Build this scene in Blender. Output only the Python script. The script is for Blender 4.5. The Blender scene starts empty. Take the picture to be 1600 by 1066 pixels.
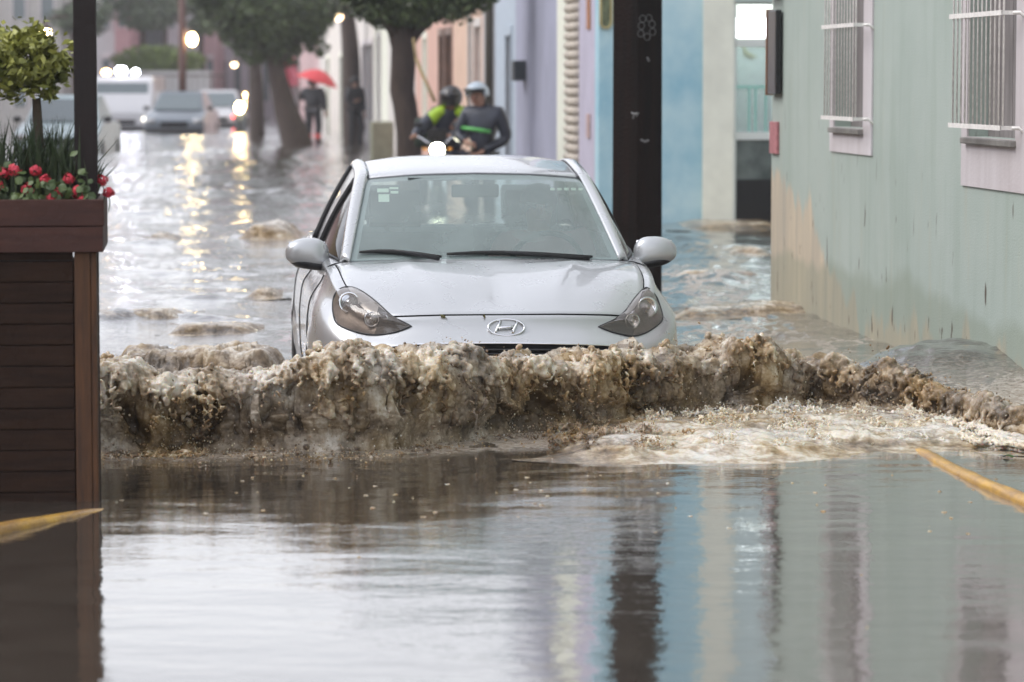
import bpy, bmesh, math, random
import numpy as np
from mathutils import Vector, Matrix
from mathutils.bvhtree import BVHTree
random.seed(7)
RNG = np.random.default_rng(11)
R = math.radians
sc = bpy.context.scene
col = sc.collection

# ---------------------------------------------------------------- camera, sky, sun, exposure
FPX, CAMZ, PITCH = 5000.0, 1.53, math.atan(409/5000.0)
cd = bpy.data.cameras.new('camera')
cam = bpy.data.objects.new('camera', cd); col.objects.link(cam)
cam.location = (0, 0, CAMZ); cam.rotation_euler = (math.pi/2 - PITCH, 0, 0)
cd.sensor_width = 36; cd.lens = FPX/1600*36; cd.clip_start = 0.1; cd.clip_end = 1500
cd.dof.use_dof = True; cd.dof.focus_distance = 14.4; cd.dof.aperture_fstop = 3.4
sc.camera = cam

SUN_EL, SUN_AZ = R(48), R(-95)      # overcast: a broad soft glow from the left
w = bpy.data.worlds.new('World'); sc.world = w; w.use_nodes = True
nt = w.node_tree; nt.nodes.clear()
wo = nt.nodes.new('ShaderNodeOutputWorld'); bg = nt.nodes.new('ShaderNodeBackground')
sky = nt.nodes.new('ShaderNodeTexSky'); sky.sky_type = 'NISHITA'; sky.sun_disc = False
sky.sun_elevation = SUN_EL; sky.sun_rotation = SUN_AZ; sky.air_density = 2.0; sky.dust_density = 1.0; sky.ozone_density = 1.0
hs = nt.nodes.new('ShaderNodeHueSaturation'); hs.inputs['Saturation'].default_value = 0.12
mx = nt.nodes.new('ShaderNodeMix'); mx.data_type = 'RGBA'; mx.blend_type = 'MULTIPLY'; mx.inputs['Factor'].default_value = 1
mx.inputs[7].default_value = (0.98, 0.985, 1.06, 1)
nt.links.new(sky.outputs[0], hs.inputs['Color']); nt.links.new(hs.outputs[0], mx.inputs[6])
nt.links.new(mx.outputs[2], bg.inputs['Color']); bg.inputs['Strength'].default_value = 0.15
nt.links.new(bg.outputs[0], wo.inputs['Surface'])
sl = bpy.data.lights.new('sun', 'SUN'); sl.energy = 0.8; sl.angle = R(25); sl.color = (1, 0.96, 0.9)
so = bpy.data.objects.new('sun', sl); col.objects.link(so)
so.rotation_euler = Vector((math.sin(SUN_AZ)*math.cos(SUN_EL), math.cos(SUN_AZ)*math.cos(SUN_EL), math.sin(SUN_EL))).to_track_quat('Z', 'Y').to_euler(); so.location = (0, 0, 30)
sc.view_settings.view_transform = 'Standard'; sc.view_settings.look = 'None'
sc.view_settings.exposure = 0.84; sc.view_settings.gamma = 1.0
sc.cycles.max_bounces = 6; sc.cycles.diffuse_bounces = 3; sc.cycles.glossy_bounces = 4
sc.cycles.transmission_bounces = 6; sc.cycles.transparent_max_bounces = 8; sc.cycles.volume_bounces = 0
sc.cycles.sample_clamp_indirect = 6
sc.cycles.use_denoising = True

# ---------------------------------------------------------------- helpers
def at(x, y, Y):
    """the point at distance Y seen at photograph pixel (x, y)"""
    a = (x-800)/FPX; b = (533-y)/FPX
    d = Vector((a, math.cos(PITCH)+b*math.sin(PITCH), -math.sin(PITCH)+b*math.cos(PITCH)))
    return Vector((0, 0, CAMZ)) + d*(Y/d.y)
def dist_at(y):
    """distance of the water surface seen at pixel row y"""
    b = (533-y)/FPX
    return -CAMZ*(math.cos(PITCH)+b*math.sin(PITCH))/(-math.sin(PITCH)+b*math.cos(PITCH))
# street frame: U runs down the street (vanishes at pixel x=300), V to the right of it
_L = math.hypot(500, 5000)
U = Vector((-500/_L, 5000/_L, 0)); V = Vector((5000/_L, 500/_L, 0))
STREET = math.atan2(500, 5000)             # rotation about z that turns +Y into U
def st(o, d, z=0.0):
    """street coordinates: o metres right of the camera's line, d metres down the street"""
    p = U*d + V*o
    return Vector((p.x, p.y, z))
def st_at(x, o):
    """distance d down the street at which the line of offset o is seen at pixel column x"""
    # X = -Ux.. ; (x-800)/FPX = X/Y
    k = (x-800)/FPX
    return o*(V.x - k*V.y)/(k*U.y - U.x)

def _fade(t): return t*t*t*(t*(t*6-15)+10)
_perm = np.random.default_rng(5).permutation(4096).astype(np.int64)
_g3 = np.random.default_rng(6).normal(size=(4096, 3)); _g3 /= np.linalg.norm(_g3, axis=1)[:, None]
def pn(x, y, z=None, seed=0):
    x = np.asarray(x, float); y = np.asarray(y, float)
    z = np.full(x.shape, 0.37+seed*1.7) if z is None else np.asarray(z, float)+seed*13.1
    xi = np.floor(x).astype(np.int64); yi = np.floor(y).astype(np.int64); zi = np.floor(z).astype(np.int64)
    xf, yf, zf = x-xi, y-yi, z-zi
    u, v, w_ = _fade(xf), _fade(yf), _fade(zf)
    def g(dx, dy, dz):
        h = _perm[(_perm[(_perm[(xi+dx) & 4095]+yi+dy) & 4095]+zi+dz) & 4095]
        gr = _g3[h]
        return gr[..., 0]*(xf-dx)+gr[..., 1]*(yf-dy)+gr[..., 2]*(zf-dz)
    def lp(a, b, t): return a+(b-a)*t
    return 1.5*lp(lp(lp(g(0,0,0), g(1,0,0), u), lp(g(0,1,0), g(1,1,0), u), v),
              lp(lp(g(0,0,1), g(1,0,1), u), lp(g(0,1,1), g(1,1,1), u), v), w_)
def fbm(x, y, z=None, oct=4, seed=0, gain=.5, lac=2.03):
    s = 0; a = 1; f = 1
    for i in range(oct):
        s = s + a*pn(x*f, y*f, None if z is None else z*f, seed+i*3); a *= gain; f *= lac
    return s
def sstep(a, b, x):
    t = np.clip((x-a)/(b-a), 0, 1); return t*t*(3-2*t)

def tag(o, label=None, cat=None, group=None, kind=None):
    if label: o['label'] = label
    if cat: o['category'] = cat
    if group: o['group'] = group
    if kind: o['kind'] = kind
    return o
def empty(name, loc=(0, 0, 0), rz=0.0, label=None, cat=None, group=None):
    o = bpy.data.objects.new(name, None); col.objects.link(o)
    o.location = loc; o.rotation_euler = (0, 0, rz); o.empty_display_size = 0.2
    return tag(o, label, cat, group)
def link(name, me, m=None, parent=None):
    o = bpy.data.objects.new(name, me); col.objects.link(o)
    if m is not None and not me.materials:
        for k in (m if isinstance(m, (list, tuple)) else [m]): me.materials.append(k)
    if parent is not None: o.parent = parent
    return o
def np_mesh(name, verts, faces, smooth=True, attrs=None):
    """verts (n,3), faces (m,4) or (m,3) arrays"""
    me = bpy.data.meshes.new(name)
    verts = np.asarray(verts, np.float32); faces = np.asarray(faces, np.int32)
    k = faces.shape[1]
    me.vertices.add(len(verts)); me.vertices.foreach_set('co', verts.ravel())
    me.loops.add(faces.size); me.loops.foreach_set('vertex_index', faces.ravel())
    me.polygons.add(len(faces))
    me.polygons.foreach_set('loop_start', np.arange(0, faces.size, k, dtype=np.int32))
    me.polygons.foreach_set('loop_total', np.full(len(faces), k, np.int32))
    me.update(calc_edges=True)
    me.polygons.foreach_set('use_smooth', np.full(len(faces), bool(smooth)))
    if attrs:
        for nm, vals in attrs.items():
            at_ = me.attributes.new(nm, 'FLOAT', 'POINT'); at_.data.foreach_set('value', np.asarray(vals, np.float32).ravel())
    me.validate()
    return me
def grid_faces(nr, nc):
    i = np.arange(nr-1)[:, None]*nc; j = np.arange(nc-1)[None, :]
    a = (i+j).ravel()
    return np.stack([a, a+1, a+nc+1, a+nc], 1)
def py_mesh(name, verts, faces, smooth=False):
    me = bpy.data.meshes.new(name); me.from_pydata([tuple(v) for v in verts], [], [tuple(f) for f in faces]); me.update()
    if smooth: me.polygons.foreach_set('use_smooth', [True]*len(me.polygons))
    return me

class MB:
    """collects shapes and links them as ONE mesh object"""
    def __init__(s): s.v = []; s.f = []; s.sm = []
    def add(s, vs, fs, smooth=False):
        n = len(s.v); s.v += [tuple(v) for v in vs]; s.f += [tuple(i+n for i in f) for f in fs]; s.sm += [smooth]*len(fs)
        return s
    def box(s, lo, hi, M=None):
        x0, y0, z0 = lo; x1, y1, z1 = hi
        vs = [Vector(p) for p in ((x0,y0,z0),(x1,y0,z0),(x1,y1,z0),(x0,y1,z0),(x0,y0,z1),(x1,y0,z1),(x1,y1,z1),(x0,y1,z1))]
        if M is not None: vs = [M @ p for p in vs]
        return s.add(vs, [(0,3,2,1),(4,5,6,7),(0,1,5,4),(1,2,6,5),(2,3,7,6),(3,0,4,7)])
    def tube(s, pts, rad, n=10, closed=False, cap=True, smooth=True, flat=1.0):
        pts = [Vector(p) for p in pts]; m = len(pts)
        rad = [rad]*m if not isinstance(rad, (list, tuple)) else rad
        rings = []; up = None
        for i, p in enumerate(pts):
            a = pts[(i-1) % m] if (closed or i > 0) else p
            b = pts[(i+1) % m] if (closed or i < m-1) else p
            t = (b-a).normalized()
            if up is None:
                up = Vector((0, 0, 1)) if abs(t.z) < .9 else Vector((0, 1, 0))
            sx = t.cross(up).normalized(); uy = sx.cross(t).normalized(); up = uy
            rings.append([p+sx*(math.cos(2*math.pi*k/n)*rad[i])+uy*(math.sin(2*math.pi*k/n)*rad[i]*flat) for k in range(n)])
        vs = [v for r in rings for v in r]; fs = []
        mm = m if closed else m-1
        for i in range(mm):
            j = (i+1) % m
            for k in range(n):
                fs.append((i*n+k, i*n+(k+1) % n, j*n+(k+1) % n, j*n+k))
        if cap and not closed:
            fs.append(tuple(range(n-1, -1, -1))); fs.append(tuple((m-1)*n+k for k in range(n)))
        return s.add(vs, fs, smooth)
    def lathe(s, prof, c=(0, 0, 0), n=20, M=None, smooth=True):
        """prof: (r, z) list"""
        c = Vector(c); vs = []; fs = []
        for r, z in prof:
            for k in range(n):
                a = 2*math.pi*k/n; p = Vector((r*math.cos(a), r*math.sin(a), z))
                vs.append((M @ p if M is not None else p)+c)
        for i in range(len(prof)-1):
            for k in range(n):
                fs.append((i*n+k, i*n+(k+1) % n, (i+1)*n+(k+1) % n, (i+1)*n+k))
        fs.append(tuple(range(n-1, -1, -1))); fs.append(tuple((len(prof)-1)*n+k for k in range(n)))
        return s.add(vs, fs, smooth)
    def ball(s, c, r, seg=12, rings=8, M=None):
        sx, sy, sz = r if isinstance(r, (tuple, list)) else (r, r, r)
        prof = []
        vs = []; fs = []
        for i in range(rings+1):
            th = math.pi*i/rings
            for k in range(seg):
                a = 2*math.pi*k/seg
                p = Vector((sx*math.sin(th)*math.cos(a), sy*math.sin(th)*math.sin(a), sz*math.cos(th)))
                if M is not None: p = M @ p
                vs.append(p+Vector(c))
        for i in range(rings):
            for k in range(seg):
                fs.append((i*seg+k, (i+1)*seg+k, (i+1)*seg+(k+1) % seg, i*seg+(k+1) % seg))
        return s.add(vs, fs, True)
    def prism(s, poly, d, M=None):
        """poly: 2D (x,z) outline, extruded along +y by d; M places it"""
        n = len(poly)
        vs = [Vector((x, 0, z)) for x, z in poly]+[Vector((x, d, z)) for x, z in poly]
        if M is not None: vs = [M @ p for p in vs]
        fs = [tuple(range(n)), tuple(range(2*n-1, n-1, -1))]+[(i, i+n, (i+1) % n+n, (i+1) % n) for i in range(n)]
        return s.add(vs, fs)
    def build(s, name, m, parent=None, bevel=0.0, seg=2, fix=True):
        me = bpy.data.meshes.new(name); me.from_pydata(s.v, [], s.f)
        me.polygons.foreach_set('use_smooth', s.sm); me.update()
        if fix:
            bm = bmesh.new(); bm.from_mesh(me)
            bmesh.ops.remove_doubles(bm, verts=bm.verts, dist=1e-6)
            bmesh.ops.recalc_face_normals(bm, faces=bm.faces); bm.to_mesh(me); bm.free()
        o = link(name, me, m, parent)
        if bevel:
            b = o.modifiers.new('bevel', 'BEVEL'); b.width = bevel; b.segments = seg; b.limit_method = 'ANGLE'; b.angle_limit = R(40)
        return o

# ---------------------------------------------------------------- materials
def mat(name, color, rough=.6, metal=0.0, spec=.5, coat=0.0, coat_rough=.05, vary=0.0, vscale=6.0, bump=0.0, bscale=60.0,
        color2=None, streak=None, emit=None, estr=1.0, alpha=None, trans=0.0, ior=1.45, detail=6):
    m = bpy.data.materials.new(name); m.use_nodes = True
    N = m.node_tree.nodes; L = m.node_tree.links; b = N['Principled BSDF']
    c = (*color, 1) if len(color) == 3 else color
    b.inputs['Base Color'].default_value = c; b.inputs['Roughness'].default_value = rough
    b.inputs['Metallic'].default_value = metal; b.inputs['Specular IOR Level'].default_value = spec
    b.inputs['Coat Weight'].default_value = coat; b.inputs['Coat Roughness'].default_value = coat_rough
    b.inputs['Transmission Weight'].default_value = trans; b.inputs['IOR'].default_value = ior
    tc = N.new('ShaderNodeTexCoord'); src = tc.outputs['Object']
    if vary or color2 is not None:
        mp = N.new('ShaderNodeMapping'); L.new(src, mp.inputs[0])
        if streak: mp.inputs['Scale'].default_value = streak
        n = N.new('ShaderNodeTexNoise'); n.inputs['Scale'].default_value = vscale; n.inputs['Detail'].default_value = detail
        n.inputs['Roughness'].default_value = .62; L.new(mp.outputs[0], n.inputs['Vector'])
        cr = N.new('ShaderNodeValToRGB'); cr.color_ramp.elements[0].position = .32; cr.color_ramp.elements[1].position = .68
        c2 = color2 if color2 is not None else tuple(min(1, k*(1+vary)) for k in color[:3])
        c1 = color[:3] if color2 is not None else tuple(k*(1-vary) for k in color[:3])
        cr.color_ramp.elements[0].color = (*c1, 1); cr.color_ramp.elements[1].color = (*c2, 1)
        L.new(n.outputs['Fac'], cr.inputs[0]); L.new(cr.outputs[0], b.inputs['Base Color'])
    if bump:
        n2 = N.new('ShaderNodeTexNoise'); n2.inputs['Scale'].default_value = bscale; n2.inputs['Detail'].default_value = 4
        L.new(src, n2.inputs['Vector']); bp = N.new('ShaderNodeBump'); bp.inputs['Strength'].default_value = bump
        bp.inputs['Distance'].default_value = .01; L.new(n2.outputs['Fac'], bp.inputs['Height']); L.new(bp.outputs[0], b.inputs['Normal'])
    if emit is not None:
        b.inputs['Emission Color'].default_value = (*emit, 1); b.inputs['Emission Strength'].default_value = estr
    if alpha is not None: b.inputs['Alpha'].default_value = alpha
    return m
# ---------------------------------------------------------------- the flooded street: ground, water
BEDZ = -0.375                                  # road surface under the flood
m_road = mat('wet_asphalt', (.05, .048, .045), .5, vary=.3, vscale=20)
gv = [(-400, -60, BEDZ), (400, -60, BEDZ), (400, 900, BEDZ), (-400, 900, BEDZ)]
ground = link('road', py_mesh('road', gv, [(0, 1, 2, 3)]), m_road); tag(ground, kind='structure')

def car_mask(X, Y):
    return None
# rows spaced in proportion to the distance, columns spreading with it
NR, NC = 1500, 620
yr = 4.5*np.exp(np.linspace(0, math.log(190/4.5), NR))
uu = np.linspace(-1, 1, NC); uu = np.sign(uu)*(np.abs(uu)*.62+.38*np.abs(uu)**9)
YY, UU = np.meshgrid(yr, uu, indexing='ij')
XX = UU*(YY*.33+1.6)
XX = np.where(np.abs(UU) > .97, np.sign(UU)*(np.abs(XX)+(np.abs(UU)-.97)/.03*60), XX)
def foot_Y(X):
    """distance of the foot of the bow wave"""
    return np.interp(X, [-3.0, -1.7, -1.0, -.4, .0, .5, .9, 1.4, 2.0, 2.8], [13.3, 13.0, 13.05, 13.1, 13.35, 13.65, 14.0, 14.1, 14.1, 14.4])
def water_height(X, Y):
    fy = foot_Y(X)
    front = sstep(0.15, -1.2, Y-fy)            # calm water ahead of the wave
    back = sstep(14.6, 17.0, Y)
    near = 1-sstep(12, 13.2, Y)*0
    # calm foreground: long lazy ripples, wide in x
    calm = .0016*pn(X*1.1, Y*3.2, seed=1)+.0009*pn(X*2.6+4, Y*7.5, seed=2)+.0004*pn(X*6, Y*17, seed=3)
    # ripples running out from the wave
    ring = .0012*np.sin((fy-Y)*22+3*pn(X*.8, Y*1.2, seed=8))*np.exp(-np.clip(fy-Y, 0, 9)/1.1)
    # chop behind
    wx = X+.25*pn(X*1.2, Y*.8, seed=11); wy = Y+.3*pn(X*.9+7, Y*.9, seed=12)
    amp = .55+.75*sstep(-.1, .6, fbm(X*.45, Y*.22, oct=2, seed=30))
    chop = .016*pn(wx*1.3, wy*1.5, seed=21)+.010*(-np.abs(pn(wx*2.7, wy*2.4, seed=22))+.3)+.005*pn(wx*5.5, wy*5, seed=23)+.0022*pn(wx*12, wy*11, seed=24)
    far2 = 1+.9*sstep(22, 45, Y)
    h = front*(calm+ring)+(1-front)*back*chop*amp*far2*1.25+(1-front)*(1-back)*(chop*1.1)
    # little rolls and standing humps in the current
    def hump(px, py, wxm, wym, hgt, sk=0.0):
        d = dist_at(py); x0 = (px-800)/FPX*d
        a = np.exp(-(((X-x0)/wxm)**2+((Y-d-sk*(X-x0))/wym)**2))
        return a*hgt*(1+.8*fbm(X*4.5, Y*4.5, oct=3, seed=40))
    h = h+hump(405, 372, .24, .5, .06)+hump(240, 380, .2, .5, .035)+hump(180, 500, .35, .3, .05)+hump(330, 500, .4, .2, .03)
    h = h+hump(1120, 435, .3, .3, .04)+hump(1090, 372, .4, .3, .035)
    rp = 1.25*np.exp(-(((X-1.5)/.9)**2))*sstep(17.6, 19.5, Y)*sstep(33, 29, Y)
    h = h+rp*(.022*(-np.abs(pn(wx*2.4, wy*1.6, seed=61))+.3)+.012*pn(wx*6, wy*3.5, seed=62)+.006*pn(wx*13, wy*8, seed=63))
    h = h+hump(300, 470, .3, .2, .03)
    smooth_patch = np.exp(-(((X-((1250-800)/FPX*17.2))/.75)**2+((Y-16.6)/.9)**2)**2)   # the glassy patch by the green wall
    h = h*(1-.93*smooth_patch)
    sw = sstep(1.35, 2.15, X-.10*(Y-16))*np.exp(-((Y-16.0-.3*pn(X*1.5, Y*.3, seed=71))/.85)**2)
    h = h+sw*(.215+.038*fbm(wx*3.2, wy*3.6, oct=4, seed=72)+.012*(-np.abs(pn(wx*6, wy*5, seed=73))+.3))
    return h
def ridged(X, Y, f, seed):
    return 1-np.abs(fbm(X*f, Y*f, oct=4, seed=seed))*1.6
ZZ = water_height(XX, YY)
# foam: aerated water round the car and in streaks
fy = foot_Y(XX)
ridge = ridged(XX, YY, 2.2, 50)
near_wave = sstep(-.55, .05, YY-fy)*sstep(2.4, .3, YY-fy)
foam = near_wave*sstep(.25, .85, ridged(XX, YY*.8, 4.5, 51)+.25*near_wave+.35*sstep(-.35, .1, YY-fy))
foam = np.maximum(foam, .75*sstep(.93, 1.0, ridge)*sstep(15, 17, YY)*sstep(60, 30, YY))
foam = np.maximum(foam, np.where((XX > 1.2) & (YY < 18), .28, 1)*sstep(.018, .06, ZZ)*sstep(-.3, .4, fbm(XX*9, YY*9, oct=3, seed=55)+.2))
rightp = sstep(2.2, 1.0, np.abs(YY-17.7))*sstep(.6, 1.0, XX)*sstep(.62, .9, ridged(XX, YY*.6, 3.4, 57))*sstep(17.1, 18.0, YY)
rap = np.exp(-(((XX-1.35)/.75)**2))*sstep(17.5, 19.5, YY)*sstep(30, 24, YY)*sstep(.50, .85, ridged(XX, YY*.5, 3.8, 58))
foam = np.clip(np.maximum(np.maximum(foam, .9*rightp), rap), 0, 1)
me = np_mesh('water', np.stack([XX, YY, ZZ], -1).reshape(-1, 3), grid_faces(NR, NC), True, {'foam': foam, 'chop': sstep(-.6, .6, YY-fy)})

def water_mat():
    m = bpy.data.materials.new('muddy_flood_water'); m.use_nodes = True
    N = m.node_tree.nodes; L = m.node_tree.links; b = N['Principled BSDF']
    a = N.new('ShaderNodeAttribute'); a.attribute_name = 'foam'
    tc = N.new('ShaderNodeTexCoord')
    n = N.new('ShaderNodeTexNoise'); n.inputs['Scale'].default_value = 3; n.inputs['Detail'].default_value = 8; n.inputs['Roughness'].default_value = .65
    L.new(tc.outputs['Object'], n.inputs['Vector'])
    n3 = N.new('ShaderNodeTexNoise'); n3.inputs['Scale'].default_value = 34; n3.inputs['Detail'].default_value = 6; n3.inputs['Roughness'].default_value = .7
    L.new(tc.outputs['Object'], n3.inputs['Vector'])
    cr = N.new('ShaderNodeValToRGB'); cr.color_ramp.elements[0].position = .35; cr.color_ramp.elements[1].position = .7
    cr.color_ramp.elements[0].color = (.055, .046, .037, 1); cr.color_ramp.elements[1].color = (.085, .072, .058, 1)
    L.new(n.outputs['Fac'], cr.inputs[0])
    fr = N.new('ShaderNodeValToRGB'); fr.color_ramp.elements[0].color = (.26, .18, .11, 1); fr.color_ramp.elements[1].color = (.58, .52, .44, 1)
    fr.color_ramp.elements[0].position = .38; fr.color_ramp.elements[1].position = .62
    L.new(n3.outputs['Fac'], fr.inputs[0])
    # break the foam up finely
    mu = N.new('ShaderNodeMath'); mu.operation = 'MULTIPLY_ADD'; L.new(n3.outputs['Fac'], mu.inputs[0]); mu.inputs[1].default_value = 1.6; mu.inputs[2].default_value = -1.05
    ad = N.new('ShaderNodeMath'); ad.operation = 'ADD'; L.new(a.outputs['Fac'], ad.inputs[0]); L.new(mu.outputs[0], ad.inputs[1])
    cl = N.new('ShaderNodeMath'); cl.operation = 'MULTIPLY'; cl.use_clamp = True; L.new(ad.outputs[0], cl.inputs[0]); cl.inputs[1].default_value = 1.6
    g = N.new('ShaderNodeMath'); g.operation = 'MULTIPLY'; g.use_clamp = True; L.new(cl.outputs[0], g.inputs[0]); L.new(a.outputs['Fac'], g.inputs[1])
    mix = N.new('ShaderNodeMix'); mix.data_type = 'RGBA'; L.new(g.outputs[0], mix.inputs['Factor']); L.new(cr.outputs[0], mix.inputs[6]); L.new(fr.outputs[0], mix.inputs[7])
    L.new(mix.outputs[2], b.inputs['Base Color'])
    rr = N.new('ShaderNodeMapRange'); L.new(g.outputs[0], rr.inputs['Value']); rr.inputs['To Min'].default_value = .035; rr.inputs['To Max'].default_value = .45
    L.new(rr.outputs[0], b.inputs['Roughness']); b.inputs['IOR'].default_value = 1.45; b.inputs['Coat Weight'].default_value = .8; b.inputs['Coat Roughness'].default_value = .04; b.inputs['Coat IOR'].default_value = 1.36
    # fine ripple (wide across the view) and foam grain
    mp = N.new('ShaderNodeMapping'); mp.inputs['Scale'].default_value = (1, 2.2, 1); L.new(tc.outputs['Object'], mp.inputs[0])
    n2 = N.new('ShaderNodeTexNoise'); n2.inputs['Scale'].default_value = 14; n2.inputs['Detail'].default_value = 3; L.new(mp.outputs[0], n2.inputs['Vector'])
    b1 = N.new('ShaderNodeBump'); ac = N.new('ShaderNodeAttribute'); ac.attribute_name = 'chop'; am = N.new('ShaderNodeMapRange'); L.new(ac.outputs['Fac'], am.inputs['Value']); am.inputs['To Min'].default_value = .10; am.inputs['To Max'].default_value = .55; L.new(am.outputs[0], b1.inputs['Strength']); b1.inputs['Distance'].default_value = .01; L.new(n2.outputs['Fac'], b1.inputs['Height'])
    b2 = N.new('ShaderNodeBump'); b2.inputs['Distance'].default_value = .02; L.new(g.outputs[0], b2.inputs['Strength']); L.new(n3.outputs['Fac'], b2.inputs['Height'])
    L.new(b1.outputs[0], b2.inputs['Normal']); L.new(b2.outputs[0], b.inputs['Coat Normal']); L.new(b2.outputs[0], b.inputs['Normal'])
    return m
M_WATER = water_mat()
water = link('water', me, M_WATER); tag(water, kind='structure')
# ---------------------------------------------------------------- the bow wave thrown up by the car
def wave_mat(name):
    """turbid water: light scatters inside it, thick water brown, aerated water pale, creases painted darker as shade"""
    m = bpy.data.materials.new(name); m.use_nodes = True
    N = m.node_tree.nodes; L = m.node_tree.links; b = N['Principled BSDF']
    a = N.new('ShaderNodeAttribute'); a.attribute_name = 'foam'  # aeration, plus the crease shade that wave_sheet paints in
    tc = N.new('ShaderNodeTexCoord')
    def noise(scale, det, rough, vec=None):
        n = N.new('ShaderNodeTexNoise'); n.inputs['Scale'].default_value = scale; n.inputs['Detail'].default_value = det; n.inputs['Roughness'].default_value = rough
        L.new(vec or tc.outputs['Object'], n.inputs['Vector']); return n.outputs['Fac']
    def mad(x, k, c):
        q = N.new('ShaderNodeMath'); q.operation = 'MULTIPLY_ADD'; L.new(x, q.inputs[0]); q.inputs[1].default_value = k
        if isinstance(c, float): q.inputs[2].default_value = c
        else: L.new(c, q.inputs[2])
        return q.outputs[0]
    mp = N.new('ShaderNodeMapping'); mp.inputs['Scale'].default_value = (1, 1, .55); L.new(tc.outputs['Object'], mp.inputs[0])
    n3 = noise(11, 6, .62, mp.outputs[0]); n1 = noise(3.2, 3, .5); n4 = noise(48, 4, .6)
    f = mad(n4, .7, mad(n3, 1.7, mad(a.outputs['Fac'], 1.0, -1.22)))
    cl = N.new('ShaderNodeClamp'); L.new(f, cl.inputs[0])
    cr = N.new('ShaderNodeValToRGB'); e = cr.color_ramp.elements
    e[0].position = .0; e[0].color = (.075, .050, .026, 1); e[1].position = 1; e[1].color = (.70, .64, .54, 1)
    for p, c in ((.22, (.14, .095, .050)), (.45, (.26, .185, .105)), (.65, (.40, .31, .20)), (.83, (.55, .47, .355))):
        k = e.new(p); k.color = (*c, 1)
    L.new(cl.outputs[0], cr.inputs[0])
    hv = N.new('ShaderNodeHueSaturation'); L.new(cr.outputs[0], hv.inputs['Color'])
    mr = N.new('ShaderNodeMapRange'); L.new(n1, mr.inputs['Value']); mr.inputs['From Min'].default_value = .35; mr.inputs['From Max'].default_value = .65
    mr.inputs['To Min'].default_value = .6; mr.inputs['To Max'].default_value = 1.2; L.new(mr.outputs[0], hv.inputs['Saturation'])
    L.new(hv.outputs[0], b.inputs['Base Color'])
    b.inputs['Subsurface Weight'].default_value = .75; b.inputs['Subsurface Radius'].default_value = (1.0, .62, .35); b.inputs['Subsurface Scale'].default_value = .018
    b.inputs['Roughness'].default_value = .07; b.inputs['IOR'].default_value = 1.36
    bp = N.new('ShaderNodeBump'); bp.inputs['Strength'].default_value = .55; bp.inputs['Distance'].default_value = .008
    L.new(noise(95, 3, .55), bp.inputs['Height']); L.new(bp.outputs[0], b.inputs['Normal'])
    return m
M_WAVE = wave_mat('churned_muddy_water')
M_DEEP = wave_mat('thick_brown_water'); M_DEEP.node_tree.nodes['Principled BSDF'].inputs['Subsurface Weight'].default_value = 0

def billow(x, y, z, seed, oct=4):
    s = 0; a = 1; f = 1
    for i in range(oct):
        s = s+a*(1-2*np.abs(pn(x*f, y*f, z*f, seed+i*5))); a *= .52; f *= 2.1
    return s/1.9
_cp = np.random.default_rng(21).random((4096, 3))
def cell(x, y, z, seed=0):
    """rounded bubbly cells: 1 at a cell's centre, falling to the creases between cells"""
    x = x+seed*17.3; y = y+seed*5.1; z = z+seed*9.7
    xi = np.floor(x).astype(np.int64); yi = np.floor(y).astype(np.int64); zi = np.floor(z).astype(np.int64)
    best = np.full(x.shape, 9.0)
    for dx in (-1, 0, 1):
        for dy in (-1, 0, 1):
            for dz in (-1, 0, 1):
                h = _perm[(_perm[(_perm[(xi+dx) & 4095]+yi+dy) & 4095]+zi+dz) & 4095]
                c = _cp[h]
                d = (xi+dx+c[..., 0]-x)**2+(yi+dy+c[..., 1]-y)**2+(zi+dz+c[..., 2]-z)**2
                best = np.minimum(best, d)
    return np.sqrt(np.clip(1-best, 0, 1))
CREST_PX = ([100, 165, 230, 300, 380, 450, 520, 620, 700, 800, 900, 960, 1040, 1100, 1200, 1300, 1400, 1450, 1500, 1560, 1640, 1750],
            [612, 612, 602, 594, 608, 602, 592, 588, 580, 576, 580, 574, 570, 578, 580, 582, 596, 608, 626, 644, 658, 680])
FOOT_PX = ([100, 160, 300, 500, 600, 720, 800, 900, 1000, 1100, 1200, 1300, 1400, 1500, 1600, 1750],
           [712, 712, 704, 708, 706, 688, 682, 672, 652, 646, 640, 636, 646, 664, 688, 705])
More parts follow.
